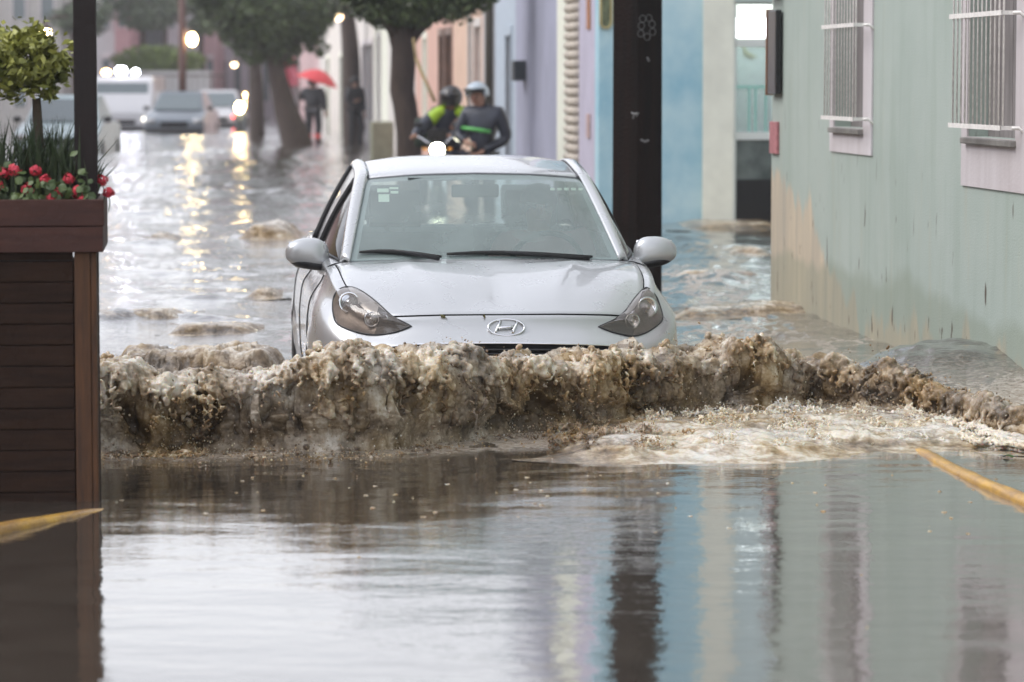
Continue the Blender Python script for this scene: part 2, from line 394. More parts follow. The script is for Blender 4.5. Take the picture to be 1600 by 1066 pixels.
def wave_sheet(nx, npf, seed, x0=90, x1=1760, crest=CREST_PX, foot=FOOT_PX, thick=.42, rough=1.0, ends=0.0, foam0=0.0, cave=1.0, zmin=.02, emin=.12, jag=.02):
    px = np.linspace(x0, x1, nx)
    cy = np.interp(px, *crest); fyp = np.interp(px, *foot)
    kw = max(3, int(nx/25)) | 1; sm = lambda a: np.convolve(np.pad(a, kw//2, 'edge'), np.ones(kw)/kw, 'valid')
    cy, fyp = sm(cy), sm(fyp)
    Yf = np.array([dist_at(v) for v in fyp]); X = (px-800)/FPX*Yf
    Yf = Yf+.10*fbm(X*1.3, X*0+seed, oct=3, seed=seed)+jag*fbm(X*7, X*0+seed, oct=4, seed=seed+2)          # the foot wanders
    Yc = Yf+thick*.5
    H = np.array([at(p, c, d).z for p, c, d in zip(px, cy, Yc)])
    H = np.maximum(H*(1+.10*fbm(X*2.2, X*0+seed+3, oct=4, seed=seed+1)), zmin)
    if ends: 
        en = np.clip(np.minimum(px-x0, x1-px)/ends, 0, 1); en = en*en*(3-2*en); H = H*en+(-.04)*(1-en)
    t = np.linspace(0, 1, npf)
    prof_y = np.interp(t, [0, .05, .14, .30, .46, .58, .72, 1], [-.18, -.02, .10, .20, .36, .62, 1.1, 2.2])
    prof_z = np.interp(t, [0, .05, .14, .30, .46, .58, .72, 1], [-.12, .02, .20, .58, .92, .98, .74, -.15])
    n_ = max(3, npf//14) | 1; kk = np.ones(n_)/n_
    prof_y = np.convolve(np.pad(prof_y, n_//2, 'edge'), kk, 'valid'); prof_z = np.convolve(np.pad(prof_z, n_//2, 'edge'), kk, 'valid')
    T = t[None]
    Xg = X[:, None]+0*T; Yg = Yf[:, None]+thick*prof_y[None]; Zg = H[:, None]*prof_z[None]
    P = np.stack([Xg, Yg, Zg], -1)
    du = np.gradient(P, axis=0); dv = np.gradient(P, axis=1)
    nrm = np.cross(du, dv); nrm /= np.linalg.norm(nrm, axis=-1, keepdims=True)+1e-9
    nrm = nrm*(-np.sign(nrm[nx//2, npf//3, 1]))
    x, y, z = P[..., 0], P[..., 1], P[..., 2]
    env = np.clip(np.minimum(T/.22, (1-T)/.15), 0, 1)*(np.clip(H/.16, emin, 1.1)*(en if ends else 1))[:, None]
    # domain warp: swirling
    wx = .10*fbm(x*3, y*3, z*3, 3, seed+1); wy = .10*fbm(x*3+9, y*3, z*3, 3, seed+2); wz = .10*fbm(x*3, y*3+5, z*3, 3, seed+3)
    X_, Y_, Z_ = x+wx, y+wy, z+wz
    big = fbm(X_*1.9, y*1.9, Z_*1.6, 3, seed+4)                 # masses 30-50 cm
    c1 = cell(X_*5.0, Y_*5.0, Z_*3.6, seed); c2 = cell(X_*11+.4*wx, Y_*11, Z_*8.5, seed+1)
    c3 = cell(x*25+3*wx, y*25, z*22, seed+2); c4 = cell(x*58, y*58, z*52, seed+3)
    b2 = billow(X_*4.2, Y_*4.2, Z_*3.0, seed+9, 4)
    face = np.exp(-((T-.26)/.17)**2)
    cv = sstep(.12, .60, -fbm(X_*3.6, Y_*1.6, Z_*3.4, 4, seed+20, .6))*face*cave   # hollows under the falling lip
    disp = env*rough*(.085*big+.050*(c1-.55)+.042*(c2-.55)+.022*(c3-.5)+.008*(c4-.5)+.040*b2-.055*cv)
    P = P+nrm*disp[..., None]
    # tongues of water falling forward off the lip
    tn = sstep(.05, .6, pn(x*4.3+2*wx, z*1.0, seed=seed+40))*sstep(.62, .45, T)*sstep(.08, .34, T)
    P[..., 1] -= rough*env*(.05*tn+.05*np.exp(-((T-.45)/.10)**2))
    P[..., 2] += env*rough*(.022*(c2-.5)+.014*(c3-.5)+.02*b2)*sstep(.28, .46, T)
    relief = .45*(c1-.55)+.40*(c2-.55)+.45*(c3-.5)+.3*(c4-.5)+.30*b2-1.0*cv+.25*tn  # shade painted into the colour: creases and hollows darker, bulges paler
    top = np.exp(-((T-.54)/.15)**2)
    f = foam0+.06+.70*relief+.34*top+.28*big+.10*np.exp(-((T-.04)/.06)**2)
    return P, np.clip(f, 0, 1.2), px, H, relief
def sheet_obj(name, parts, label, cat, m=None):
    vs = []; fs = []; fo = []; off = 0
    for P, f in parts:
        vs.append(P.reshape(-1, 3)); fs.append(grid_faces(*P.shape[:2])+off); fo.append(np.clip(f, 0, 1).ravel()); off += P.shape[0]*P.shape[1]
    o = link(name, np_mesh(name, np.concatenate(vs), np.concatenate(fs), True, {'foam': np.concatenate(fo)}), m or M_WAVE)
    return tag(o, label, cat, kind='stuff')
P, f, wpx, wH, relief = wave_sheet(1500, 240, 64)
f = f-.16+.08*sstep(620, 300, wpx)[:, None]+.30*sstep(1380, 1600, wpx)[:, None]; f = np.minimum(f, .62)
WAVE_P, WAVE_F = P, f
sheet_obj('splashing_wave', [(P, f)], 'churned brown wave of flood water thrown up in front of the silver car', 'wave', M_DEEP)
# rolls of disturbed water behind and beside the main wave
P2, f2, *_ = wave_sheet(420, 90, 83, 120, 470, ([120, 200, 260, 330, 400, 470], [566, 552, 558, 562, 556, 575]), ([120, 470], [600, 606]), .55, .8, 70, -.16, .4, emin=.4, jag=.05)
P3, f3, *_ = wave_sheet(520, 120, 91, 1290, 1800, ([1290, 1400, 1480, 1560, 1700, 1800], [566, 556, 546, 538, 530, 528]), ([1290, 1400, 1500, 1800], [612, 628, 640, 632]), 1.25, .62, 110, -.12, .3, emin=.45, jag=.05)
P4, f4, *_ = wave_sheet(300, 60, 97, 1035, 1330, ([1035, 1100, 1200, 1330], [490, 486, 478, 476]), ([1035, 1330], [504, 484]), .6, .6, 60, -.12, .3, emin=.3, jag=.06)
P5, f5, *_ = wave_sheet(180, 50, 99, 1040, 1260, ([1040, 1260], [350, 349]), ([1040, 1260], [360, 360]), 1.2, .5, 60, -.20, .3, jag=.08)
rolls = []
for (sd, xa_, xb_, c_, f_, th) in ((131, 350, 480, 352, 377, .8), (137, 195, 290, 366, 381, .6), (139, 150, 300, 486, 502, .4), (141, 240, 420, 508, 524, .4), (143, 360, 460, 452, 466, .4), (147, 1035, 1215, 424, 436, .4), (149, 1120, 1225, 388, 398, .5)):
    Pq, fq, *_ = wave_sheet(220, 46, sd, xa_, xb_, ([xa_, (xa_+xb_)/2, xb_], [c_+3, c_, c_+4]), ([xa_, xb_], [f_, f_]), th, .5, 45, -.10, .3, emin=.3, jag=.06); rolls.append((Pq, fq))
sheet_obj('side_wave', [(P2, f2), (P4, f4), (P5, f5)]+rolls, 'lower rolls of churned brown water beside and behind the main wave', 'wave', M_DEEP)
# pale aerated foam running out ahead of the wave
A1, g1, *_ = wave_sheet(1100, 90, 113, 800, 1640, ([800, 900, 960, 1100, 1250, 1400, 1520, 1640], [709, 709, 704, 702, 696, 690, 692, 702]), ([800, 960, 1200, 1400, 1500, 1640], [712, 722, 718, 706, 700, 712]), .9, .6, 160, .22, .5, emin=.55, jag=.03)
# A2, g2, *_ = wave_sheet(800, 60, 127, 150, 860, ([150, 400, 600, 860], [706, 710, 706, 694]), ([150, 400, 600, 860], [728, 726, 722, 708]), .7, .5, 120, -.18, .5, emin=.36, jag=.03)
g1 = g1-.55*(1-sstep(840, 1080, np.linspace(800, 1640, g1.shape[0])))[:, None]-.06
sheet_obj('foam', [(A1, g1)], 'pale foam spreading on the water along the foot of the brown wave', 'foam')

# ---- the falling lip: water thrown forward off the crest, meshed as a fluid surface from its moving particles
def fluid_mesh(name, C, Rr, voxel, thr=.12):
    me = bpy.data.meshes.new(name); me.vertices.add(len(C)); me.vertices.foreach_set('co', C.astype(np.float32).ravel())
    ra = me.attributes.new('rad', 'FLOAT', 'POINT'); ra.data.foreach_set('value', Rr.astype(np.float32))
    o = bpy.data.objects.new(name, me); col.objects.link(o)
    ng = bpy.data.node_groups.new('fluid', 'GeometryNodeTree')
    ng.interface.new_socket('Geometry', in_out='INPUT', socket_type='NodeSocketGeometry'); ng.interface.new_socket('Geometry', in_out='OUTPUT', socket_type='NodeSocketGeometry')
    N = ng.nodes; gi, go = N.new('NodeGroupInput'), N.new('NodeGroupOutput')
    mtp = N.new('GeometryNodeMeshToPoints'); na = N.new('GeometryNodeInputNamedAttribute'); na.data_type = 'FLOAT'; na.inputs['Name'].default_value = 'rad'
    ptv = N.new('GeometryNodePointsToVolume'); ptv.resolution_mode = 'VOXEL_SIZE'; ptv.inputs['Voxel Size'].default_value = voxel; ptv.inputs['Density'].default_value = 1
    vtm = N.new('GeometryNodeVolumeToMesh'); vtm.inputs['Threshold'].default_value = thr
    L = ng.links; L.new(gi.outputs[0], mtp.inputs[0]); L.new(na.outputs[0], mtp.inputs['Radius']); L.new(mtp.outputs[0], ptv.inputs[0]); L.new(na.outputs[0], ptv.inputs['Radius'])
    L.new(ptv.outputs[0], vtm.inputs[0]); L.new(vtm.outputs[0], go.inputs[0])
    md = o.modifiers.new('g', 'NODES'); md.node_group = ng
    dg = bpy.context.evaluated_depsgraph_get(); out = bpy.data.meshes.new_from_object(o.evaluated_get(dg)); bpy.data.objects.remove(o); bpy.data.node_groups.remove(ng)
    return out
nJ = 3600
jx = np.sort(RNG.uniform(40, P.shape[0]-40, nJ)); ji = jx.astype(int)
lipj = (P.shape[1]*.47+RNG.normal(0, P.shape[1]*.035, nJ)).astype(int)
L0 = P[ji, lipj]; Xj = L0[:, 0]
stren = np.clip(L0[:, 2]/.22, .25, 1.2)
burst = np.clip(.35+.9*fbm(Xj*2.6, Xj*0+1, oct=3, seed=301), 0, 1.3)
vy = -(.15+.85*burst+.10*RNG.normal(size=nJ))*stren
vz = (.12+.42*np.clip(fbm(Xj*5, Xj*0+2, oct=3, seed=305)+.3, 0, 1)+.10*RNG.normal(size=nJ))*stren
vx = .35*fbm(Xj*3.3, Xj*0+3, oct=2, seed=309)+.08*RNG.normal(size=nJ)
CC, RRv, FF = [], [], []
steps = 34
for k in range(steps):
    ta = k/steps*.30
    pk_ = np.stack([L0[:, 0]+vx*ta, L0[:, 1]+vy*ta-.01, L0[:, 2]+vz*ta-4.9*ta*ta+.004], 1)
    hole = fbm(pk_[:, 0]*11, np.full(nJ, k*.16), oct=3, seed=320, gain=.7)
    keep = (pk_[:, 2] > .012) & (hole > -.42+1.0*(k/steps)+.25*(1-burst)) & (RNG.random(nJ) > .25+.3*k/steps)
    CC.append(pk_[keep]+RNG.normal(0, .0045, (int(keep.sum()), 3))); RRv.append((.0105-.0055*k/steps)*np.clip(RNG.lognormal(0, .4, int(keep.sum())), .45, 1.6)); FF.append(.35+.4*(1-k/steps)+0*ta+.35*hole[keep])
# lumps heaped along the crest and over the face
nL = 14000
li = RNG.integers(20, P.shape[0]-20, nL); lj = np.clip(P.shape[1]*RNG.normal(.40, .13, nL), 14, P.shape[1]*.66).astype(int)
Cl = P[li, lj].copy(); cm = fbm(Cl[:, 0]*6, Cl[:, 2]*9+Cl[:, 1]*4, oct=3, seed=330, gain=.7)
kp_ = cm > .02; Cl = Cl[kp_]; cm = cm[kp_]
Cl[:, 1] -= .035*cm; Cl[:, 2] += .018*cm*(lj[kp_] > P.shape[1]*.36)
CC.append(Cl+RNG.normal(0, .004, Cl.shape)); RRv.append((.006+.009*np.clip(cm, 0, 1))*np.clip(RNG.lognormal(-.1, .35, len(Cl)), .5, 1.35))
# splash-up where the curtain lands and loose froth on the water ahead
nS = 9000
xs = RNG.uniform(-1.8, 2.3, nS); fyv = np.interp(xs, P[:, 20, 0], P[:, 20, 1])
dd = RNG.exponential(.15, nS)*(1+.9*sstep(.2, .9, xs)); dn = fbm(xs*5, dd*9, oct=4, seed=340, gain=.65)
ks_ = dn > .10+.9*dd*(1-.45*sstep(.2, .9, xs)); xs, fyv, dd, dn = xs[ks_], fyv[ks_], dd[ks_], dn[ks_]
nT = 100000; xt = RNG.uniform(.15, 2.5, nT); fyt = np.interp(xt, P[:, 20, 0], P[:, 20, 1]); dt = RNG.uniform(-.04, .97, nT)*np.maximum(.1, fyt-np.interp(xt, A1[:, 10, 0], A1[:, 10, 1])); dm = fbm(xt*6, dt*3.5, oct=4, seed=345, gain=.72)
kt = dm > -.02+.12*RNG.random(nT); xt, dt, fyt, dm = xt[kt], dt[kt], fyt[kt], dm[kt]
CC.append(np.stack([xt, fyt+.02-dt, RNG.uniform(.0, .022, len(xt))+.075*np.clip(dm, 0, .8)*RNG.uniform(.25, 1, len(xt))*sstep(2.3, 1.6, xt)+.006], 1)); RRv.append(RNG.uniform(.0038, .0075, len(xt)))
nQ = 16000; xq = RNG.uniform(-1.75, .5, nQ); dq = RNG.uniform(-.08, .34, nQ); fyq = np.interp(xq, P[:, 20, 0], P[:, 20, 1]); dmq = fbm(xq*7, dq*12, oct=4, seed=347, gain=.7)
kq = dmq > -.05+1.3*np.clip(dq, 0, 1); xq, dq, fyq, dmq = xq[kq], dq[kq], fyq[kq], dmq[kq]
CC.append(np.stack([xq, fyq+.02-dq, RNG.uniform(-.003, .012, len(xq))+.016*np.clip(dmq, 0, 1)], 1)); RRv.append(RNG.uniform(.003, .0065, len(xq)))
CC.append(np.stack([xs, fyv+.10-dd, RNG.uniform(-.004, .016, len(xs))*(.5+1.6*np.clip(dn, 0, 1))*np.exp(-dd*2)], 1)); RRv.append(RNG.uniform(.005, .012, len(xs)))
CA, RA = np.concatenate(CC), np.concatenate(RRv)
print('splash particles', len(CA))
fm = fluid_mesh('falling_water', CA, RA, .0048)
nv = len(fm.vertices); co = np.empty(nv*3, np.float32); fm.vertices.foreach_get('co', co); co = co.reshape(-1, 3)
no = np.empty(nv*3, np.float32); fm.vertex_normals.foreach_get('vector', no); no = no.reshape(-1, 3)
ed = np.empty(len(fm.edges)*2, np.int32); fm.edges.foreach_get('vertices', ed); ed = ed.reshape(-1, 2)
deg = np.bincount(ed.ravel(), minlength=nv).astype(np.float32)[:, None]
for it in range(17):                                  # surface tension
    acc = np.stack([np.bincount(ed[:, 0], co[ed[:, 1], k], nv)+np.bincount(ed[:, 1], co[ed[:, 0], k], nv) for k in range(3)], 1)
    co = (.35*co+.65*acc/np.maximum(deg, 1)).astype(np.float32)
x, y, z = co[:, 0].astype(float), co[:, 1].astype(float), co[:, 2].astype(float)
co += no*(0.0*x+.0065*fbm(x*24, y*24, z*18, 3, 350))[:, None]
fm.vertices.foreach_set('co', co.ravel()); fm.polygons.foreach_set('use_smooth', [True]*len(fm.polygons)); fm.materials.clear()
ff = .07+2.1*np.clip(z, 0, .3)+.10*sstep(-.4, -1.2, x)+.38*fbm(x*6, y*6, z*4, 4, 360, .6)+.85*sstep(.25, .9, x)*sstep(.14, .06, z)*sstep(.0, -.12, y-np.interp(x, P[:, 20, 0], P[:, 20, 1]))+.30*sstep(.05, .015, z)
at_ = fm.attributes.new('foam', 'FLOAT', 'POINT'); at_.data.foreach_set('value', np.clip(ff, 0, 1).astype(np.float32))
print('falling water verts', nv)
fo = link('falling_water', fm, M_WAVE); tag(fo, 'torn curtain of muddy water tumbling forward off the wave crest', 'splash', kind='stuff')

# ---- drops and strings flung off the wave
def ico(sub):
    bm = bmesh.new(); bmesh.ops.create_icosphere(bm, subdivisions=sub, radius=1)
    v = np.array([p.co[:] for p in bm.verts]); f = np.array([[q.index for q in t.verts] for t in bm.faces]); bm.free(); return v, f
iv, if_ = ico(1)
def drops(C, Rr, stretch):
    n = len(C); d = RNG.normal(size=(n, 3)); d[:, 2] = np.abs(d[:, 2])+.6; d /= np.linalg.norm(d, axis=1)[:, None]
    base = iv[None]*Rr[:, None, None]
    al = (base*d[:, None]).sum(-1, keepdims=True)
    V_ = base+d[:, None]*al*(stretch[:, None, None]-1)+C[:, None]
    F_ = if_[None]+(np.arange(n)*len(iv))[:, None, None]
    return V_.reshape(-1, 3), F_.reshape(-1, 3)
n1 = 5000
i0 = RNG.integers(0, P.shape[0], n1); j0 = (P.shape[1]*RNG.choice([1, 0], n1, p=[.62, .38])*RNG.normal(.50, .07, n1)).astype(int)
j0 = np.where(j0 <= 0, (P.shape[1]*RNG.uniform(.04, .5, n1)).astype(int), j0).clip(1, P.shape[1]-2)
C = P[i0, j0].copy()
clump = sstep(-.1, .6, fbm(C[:, 0]*3.5, C[:, 2]*3+1, oct=3, seed=200))
up_ = RNG.exponential(.011, n1)*(.5+1.6*clump)
C[:, 2] += up_*np.where(j0 > P.shape[1]*.38, 1.0, .1); C[:, 1] -= RNG.exponential(.03, n1); C[:, 0] += RNG.normal(0, .01, n1)
Rr = np.clip(RNG.lognormal(math.log(.0021), .5, n1), .0010, .0075)
va, fa = drops(C, Rr, RNG.uniform(1, 1.8, n1))
# low spray in front of the foot
n2 = 4000
xs = RNG.uniform(-1.75, 2.2, n2); fyv = np.interp(xs, P[:, 20, 0], P[:, 20, 1]); C2 = np.stack([xs, fyv-RNG.exponential(.16, n2)+.04, RNG.exponential(.022, n2)*np.exp(-0*xs)], 1)
Rr2 = np.clip(RNG.lognormal(math.log(.0019), .45, n2), .001, .005)
vb, fb = drops(C2, Rr2, RNG.uniform(1, 1.6, n2))
vv_ = np.concatenate([va, vb]); ff_ = np.concatenate([fa, fb+len(va)])
fo_ = np.concatenate([np.repeat(RNG.uniform(.2, .8, n1), len(iv)), np.repeat(RNG.uniform(.25, .85, n2), len(iv))])
sp = link('spray_drops', np_mesh('spray_drops', vv_, ff_, True, {'foam': np.clip(fo_, 0, 1)}), M_WAVE); tag(sp, 'drops of muddy water flying off the crest and foot of the wave', 'spray', kind='stuff')
rr = random.Random(5)
# raindrops striking the calm water: small crowns
rn = MB()
n = 0
while n < 60:
    y_ = rr.uniform(742, 1060) if rr.random() < .14 else rr.triangular(738, 850, 760); x_ = rr.uniform(165, 1580); d_ = dist_at(y_); c_ = Vector(((x_-800)/FPX*d_, d_, 0))
    r_ = rr.uniform(.003, .010)
    prof = [(r_, -.002), (r_*1.02, .0022), (r_*.7, .0016), (r_*.4, .0)]
    vs_ = []; fs_ = []
    for (q_, z_) in prof:
        for k in range(10): a_ = 2*math.pi*k/10; vs_.append(c_+Vector((q_*math.cos(a_), q_*math.sin(a_), z_*(1+.4*math.sin(3*a_+n)) if z_ > 0 else z_)))
    for i in range(3):
        for k in range(10): fs_.append((i*10+k, i*10+(k+1) % 10, (i+1)*10+(k+1) % 10, (i+1)*10+k))
    rn.add(vs_, fs_, True)
    if rr.random() < .5: rn.ball(c_+Vector((0, 0, r_*rr.uniform(.8, 2))), .0016, 6, 4)
    n += 1
ro = rn.build('raindrop_splashes', M_WAVE, fix=False); at_ = ro.data.attributes.new('foam', 'FLOAT', 'POINT'); at_.data.foreach_set('value', np.full(len(ro.data.vertices), .62, np.float32)); tag(ro, 'small crowns where raindrops strike the calm foreground water', 'splashes', kind='stuff')
# ---------------------------------------------------------------- the silver car ploughing through the flood
def spline(P, n, by=None):
    """Catmull-Rom through P (k,3), n samples spaced by chord length"""
    P = np.asarray(P, float); k = len(P)
    E = np.vstack([2*P[0]-P[1], P, 2*P[-1]-P[-2]])
    d = np.linalg.norm(np.diff(P, axis=0), axis=1); T = np.concatenate([[0], np.cumsum(d)])
    q = np.linspace(0, T[-1], n) if by is None else np.asarray(by)*T[-1]
    i = np.clip(np.searchsorted(T, q, 'right')-1, 0, k-2)
    t = ((q-T[i])/d[i])[:, None]
    p0, p1, p2, p3 = E[i], E[i+1], E[i+2], E[i+3]
    m1 = (p2-p0)/2; m2 = (p3-p1)/2
    # scale tangents to the segment length
    t2, t3 = t*t, t*t*t
    return (2*t3-3*t2+1)*p1+(t3-2*t2+t)*m1+(-2*t3+3*t2)*p2+(t3-t2)*m2
def mirror_np(G):
    Gm = G.copy(); Gm[..., 0] *= -1; return Gm

paint = mat('silver_paint', (.52, .53, .54), .28, metal=.48, coat=1.0, coat_rough=.04)
def add_rain(m, scale=230, strength=.35):
    N = m.node_tree.nodes; L = m.node_tree.links; b = N['Principled BSDF']
    tc = N.new('ShaderNodeTexCoord'); v = N.new('ShaderNodeTexVoronoi'); v.inputs['Scale'].default_value = scale
    L.new(tc.outputs['Object'], v.inputs['Vector'])
    mr = N.new('ShaderNodeMapRange'); mr.inputs['From Min'].default_value = 0; mr.inputs['From Max'].default_value = .38
    mr.inputs['To Min'].default_value = 1; mr.inputs['To Max'].default_value = 0; L.new(v.outputs['Distance'], mr.inputs['Value'])
    bp = N.new('ShaderNodeBump'); bp.inputs['Strength'].default_value = strength; bp.inputs['Distance'].default_value = .0015
    L.new(mr.outputs[0], bp.inputs['Height']); L.new(bp.outputs[0], b.inputs['Coat Normal'])
    n = N.new('ShaderNodeTexNoise'); n.inputs['Scale'].default_value = 7; n.inputs['Detail'].default_value = 6; L.new(tc.outputs['Object'], n.inputs['Vector'])
    m2 = N.new('ShaderNodeMapRange'); L.new(n.outputs['Fac'], m2.inputs['Value']); m2.inputs['To Min'].default_value = .2; m2.inputs['To Max'].default_value = .38
    L.new(m2.outputs[0], b.inputs['Roughness'])
add_rain(paint)
black_trim = mat('black_trim', (.018, .018, .02), .45)
rubber = mat('rubber', (.012, .012, .012), .6)
chrome = mat('chrome', (.75, .76, .78), .12, metal=1)
dark_metal = mat('dark_reflector', (.16, .15, .15), .25, metal=.7)
cabin = mat('cabin_trim', (.09, .10, .10), .7)
seat_cloth = mat('seat_cloth', (.06, .07, .075), .9, vary=.2)
m_arch = mat('arch_liner', (.006, .006, .006), .95, spec=.1)

def glass_mat(name, tint, haze, haze_col, gloss_rough=.03, ior=1.5):
    m = bpy.data.materials.new(name); m.use_nodes = True
    N = m.node_tree.nodes; L = m.node_tree.links; N.remove(N['Principled BSDF']); out = N['Material Output']
    tr = N.new('ShaderNodeBsdfTransparent'); tr.inputs[0].default_value = (*tint, 1)
    df = N.new('ShaderNodeBsdfDiffuse'); df.inputs[0].default_value = (*haze_col, 1)
    gl = N.new('ShaderNodeBsdfGlossy'); gl.inputs['Roughness'].default_value = gloss_rough; gl.inputs[0].default_value = (1, 1, 1, 1)
    lw = N.new('ShaderNodeLayerWeight'); lw.inputs['Blend'].default_value = .5; pw = N.new('ShaderNodeMath'); pw.operation = 'POWER'; L.new(lw.outputs['Facing'], pw.inputs[0]); pw.inputs[1].default_value = 4.5; fr = N.new('ShaderNodeMath'); fr.operation = 'MULTIPLY_ADD'; L.new(pw.outputs[0], fr.inputs[0]); fr.inputs[1].default_value = .9; fr.inputs[2].default_value = .045
    tc = N.new('ShaderNodeTexCoord'); n = N.new('ShaderNodeTexNoise'); n.inputs['Scale'].default_value = 5; n.inputs['Detail'].default_value = 8
    L.new(tc.outputs['Object'], n.inputs['Vector'])
    mr = N.new('ShaderNodeMapRange'); L.new(n.outputs['Fac'], mr.inputs['Value']); mr.inputs['To Min'].default_value = haze*.7; mr.inputs['To Max'].default_value = haze*1.3
    v = N.new('ShaderNodeTexVoronoi'); v.inputs['Scale'].default_value = 160; L.new(tc.outputs['Object'], v.inputs['Vector'])
    bp = N.new('ShaderNodeBump'); bp.inputs['Strength'].default_value = .12; bp.inputs['Distance'].default_value = .001; L.new(v.outputs['Distance'], bp.inputs['Height'])
    L.new(bp.outputs[0], gl.inputs['Normal'])
    m1 = N.new('ShaderNodeMixShader'); L.new(mr.outputs[0], m1.inputs[0]); L.new(tr.outputs[0], m1.inputs[1]); L.new(df.outputs[0], m1.inputs[2])
    m2 = N.new('ShaderNodeMixShader'); L.new(fr.outputs[0], m2.inputs[0]); L.new(m1.outputs[0], m2.inputs[1]); L.new(gl.outputs[0], m2.inputs[2])
    L.new(m2.outputs[0], out.inputs[0])
    return m
g_front = glass_mat('misted_windscreen_glass', (.76, .87, .84), .36, (.46, .56, .54))
g_side = glass_mat('dark_side_glass', (.16, .15, .15), .08, (.2, .18, .16))
g_lens = glass_mat('headlamp_lens', (.72, .68, .64), .20, (.40, .36, .33))

CAR_YAW = math.atan2(474, 5000)
car_p = Vector((-.0261, 14.5, 0))
car = empty('silver_car', (car_p.x, car_p.y, BEDZ), CAR_YAW,
            'silver compact car with misted windscreen pushing a brown wave through the flooded street', 'car')
WZ = -BEDZ
def cl(p):  # water-based z to local z
    p = np.array(p, float); p[..., 2] += WZ; return p

# outline of the body at its widest, shoulder line T, and base of the glass G: half curves (x, y, z above water)
Wid = [(0,0,0),(.30,.018,0),(.50,.065,0),(.65,.145,0),(.76,.26,0),(.832,.40,0),(.868,.58,0),(.872,.90,0),(.872,1.5,0),(.880,2.4,0),(.885,3.05,0),(.865,3.45,0),(.76,3.8,0),(.5,3.93,0),(0,3.97,0)]
Tsh = [(0,.125,.446),(.30,.145,.443),(.48,.185,.437),(.60,.255,.43),(.685,.345,.475),(.735,.46,.535),(.762,.62,.578),(.775,.86,.612),(.79,1.25,.632),(.812,1.8,.648),(.825,2.5,.665),(.81,3.0,.68),(.76,3.4,.695),(.60,3.78,.70),(0,3.9,.69)]
# sample both at matching parameters
NT = 181
kp = np.array([0,.30,.50,.66,.80,.95,1.13,1.42,1.95,2.75,3.3,3.7,4.1,4.5,5.2]); kp = kp/kp[-1]
def by_keys(P, q):
    """interpolate control points at key parameters kp, smoothly"""
    P = np.asarray(P, float); i = np.clip(np.searchsorted(kp, q, 'right')-1, 0, len(kp)-2)
    m = np.zeros_like(P); m[1:-1] = (P[2:]-P[:-2])/(kp[2:]-kp[:-2])[:, None]; m[0] = (P[1]-P[0])/(kp[1]-kp[0]); m[-1] = (P[-1]-P[-2])/(kp[-1]-kp[-2])
    m[0, 1:] *= 0; m[-1, 1:] *= 0
    h = (kp[i+1]-kp[i])[:, None]; t = ((q-kp[i])/(kp[i+1]-kp[i]))[:, None]; t2, t3 = t*t, t*t*t
    return (2*t3-3*t2+1)*P[i]+(t3-2*t2+t)*h*m[i]+(-2*t3+3*t2)*P[i+1]+(t3-t2)*h*m[i+1]
q = np.linspace(0, 1, NT)
Wc = by_keys(Wid, q); Tc = by_keys(Tsh, q)
iF = int(np.argmin(np.abs(q-kp[3]))); iC = int(np.argmin(np.abs(q-(kp[7]+.045))))
# plan normals of the outline
tg = np.gradient(Wc[:, :2], axis=0); tg[0] = (1, 0); tg[-1] = (-1, 0)
nr = np.stack([tg[:, 1], -tg[:, 0]], 1); nr /= np.linalg.norm(nr, axis=1)[:, None]
NROW = 46
fr_ = np.linspace(0, 1, NROW)
side_w = sstep(.60, .86, Wc[:, 0])*(1-sstep(3.3, 3.8, Wc[:, 1]))
body_rows = []
for j, f in enumerate(fr_):
    zb = -.24
    z = Tc[:, 2]*(1-f)+zb*f
    # inset from the widest outline: front nose profile and side profile
    front_in = np.interp(z, [-.24, -.1, .05, .26, .305, .33, .39, .45], [.07, .03, .0, .004, .012, .03, .072, .125])
    side_in = np.interp(z, [-.24, -.05, .06, .10, .2, .34, .42, .50, .56, .62, .68], [.06, .03, .026, .012, .004, .002, .010, .022, .04, .07, .1])
    ins = front_in*(1-side_w)+side_in*side_w
    p = np.stack([Wc[:, 0]-nr[:, 0]*ins, Wc[:, 1]-nr[:, 1]*ins, z], 1)
    k = sstep(0, .20, f)                      # blend out of the shoulder line
    p[:, :2] = Tc[:, :2]*(1-k)+p[:, :2]*k
    body_rows.append(p)
BODY = np.array(body_rows)                      # rows x NT x 3
# flare over the wheel arches
def arch_d(P, yc):
    return np.sqrt((P[..., 1]-yc)**2+(P[..., 2]+WZ-.30)**2)
for yc in (.78, 3.23):
    d = arch_d(BODY, yc); a = np.exp(-((d-.37)/.05)**2)*(BODY[..., 0] > .6)*sstep(.2, -.05, BODY[..., 2]-.45)
    BODY[..., 0] += .014*a
# smooth a little along rows
for _ in range(3):
    BODY[1:-1] = (BODY[:-2]+2*BODY[1:-1]+BODY[2:])/4

# hood patch (half): front edge T[0:iF], side edge T[iF:iC], cowl
cowl_n = iF+1
side_n = iC-iF+1
c0 = Tc[:iF+1]; d1 = Tc[iF:iC+1]
end = Tc[iC]
cowl = spline([(0,.985,.655),(.35,1.01,.652),(.60,1.07,.642),(.70,1.10,.636), tuple(end)], cowl_n)
d0 = np.stack([np.zeros(side_n), np.linspace(c0[0,1], cowl[0,1], side_n), np.interp(np.linspace(0,1,side_n), [0,.25,.55,1], [.446,.512,.585,.655])], 1)
u = np.linspace(0, 1, cowl_n)[None, :, None]; v = np.linspace(0, 1, side_n)[:, None, None]
S = (1-v)*c0[None]+v*cowl[None]+(1-u)*d0[:, None]+u*d1[:, None]-((1-u)*(1-v)*c0[0]+u*(1-v)*c0[-1]+(1-u)*v*cowl[0]+u*v*cowl[-1])
HOOD = S.copy()
uu_, vv_ = u[..., 0], v[..., 0]
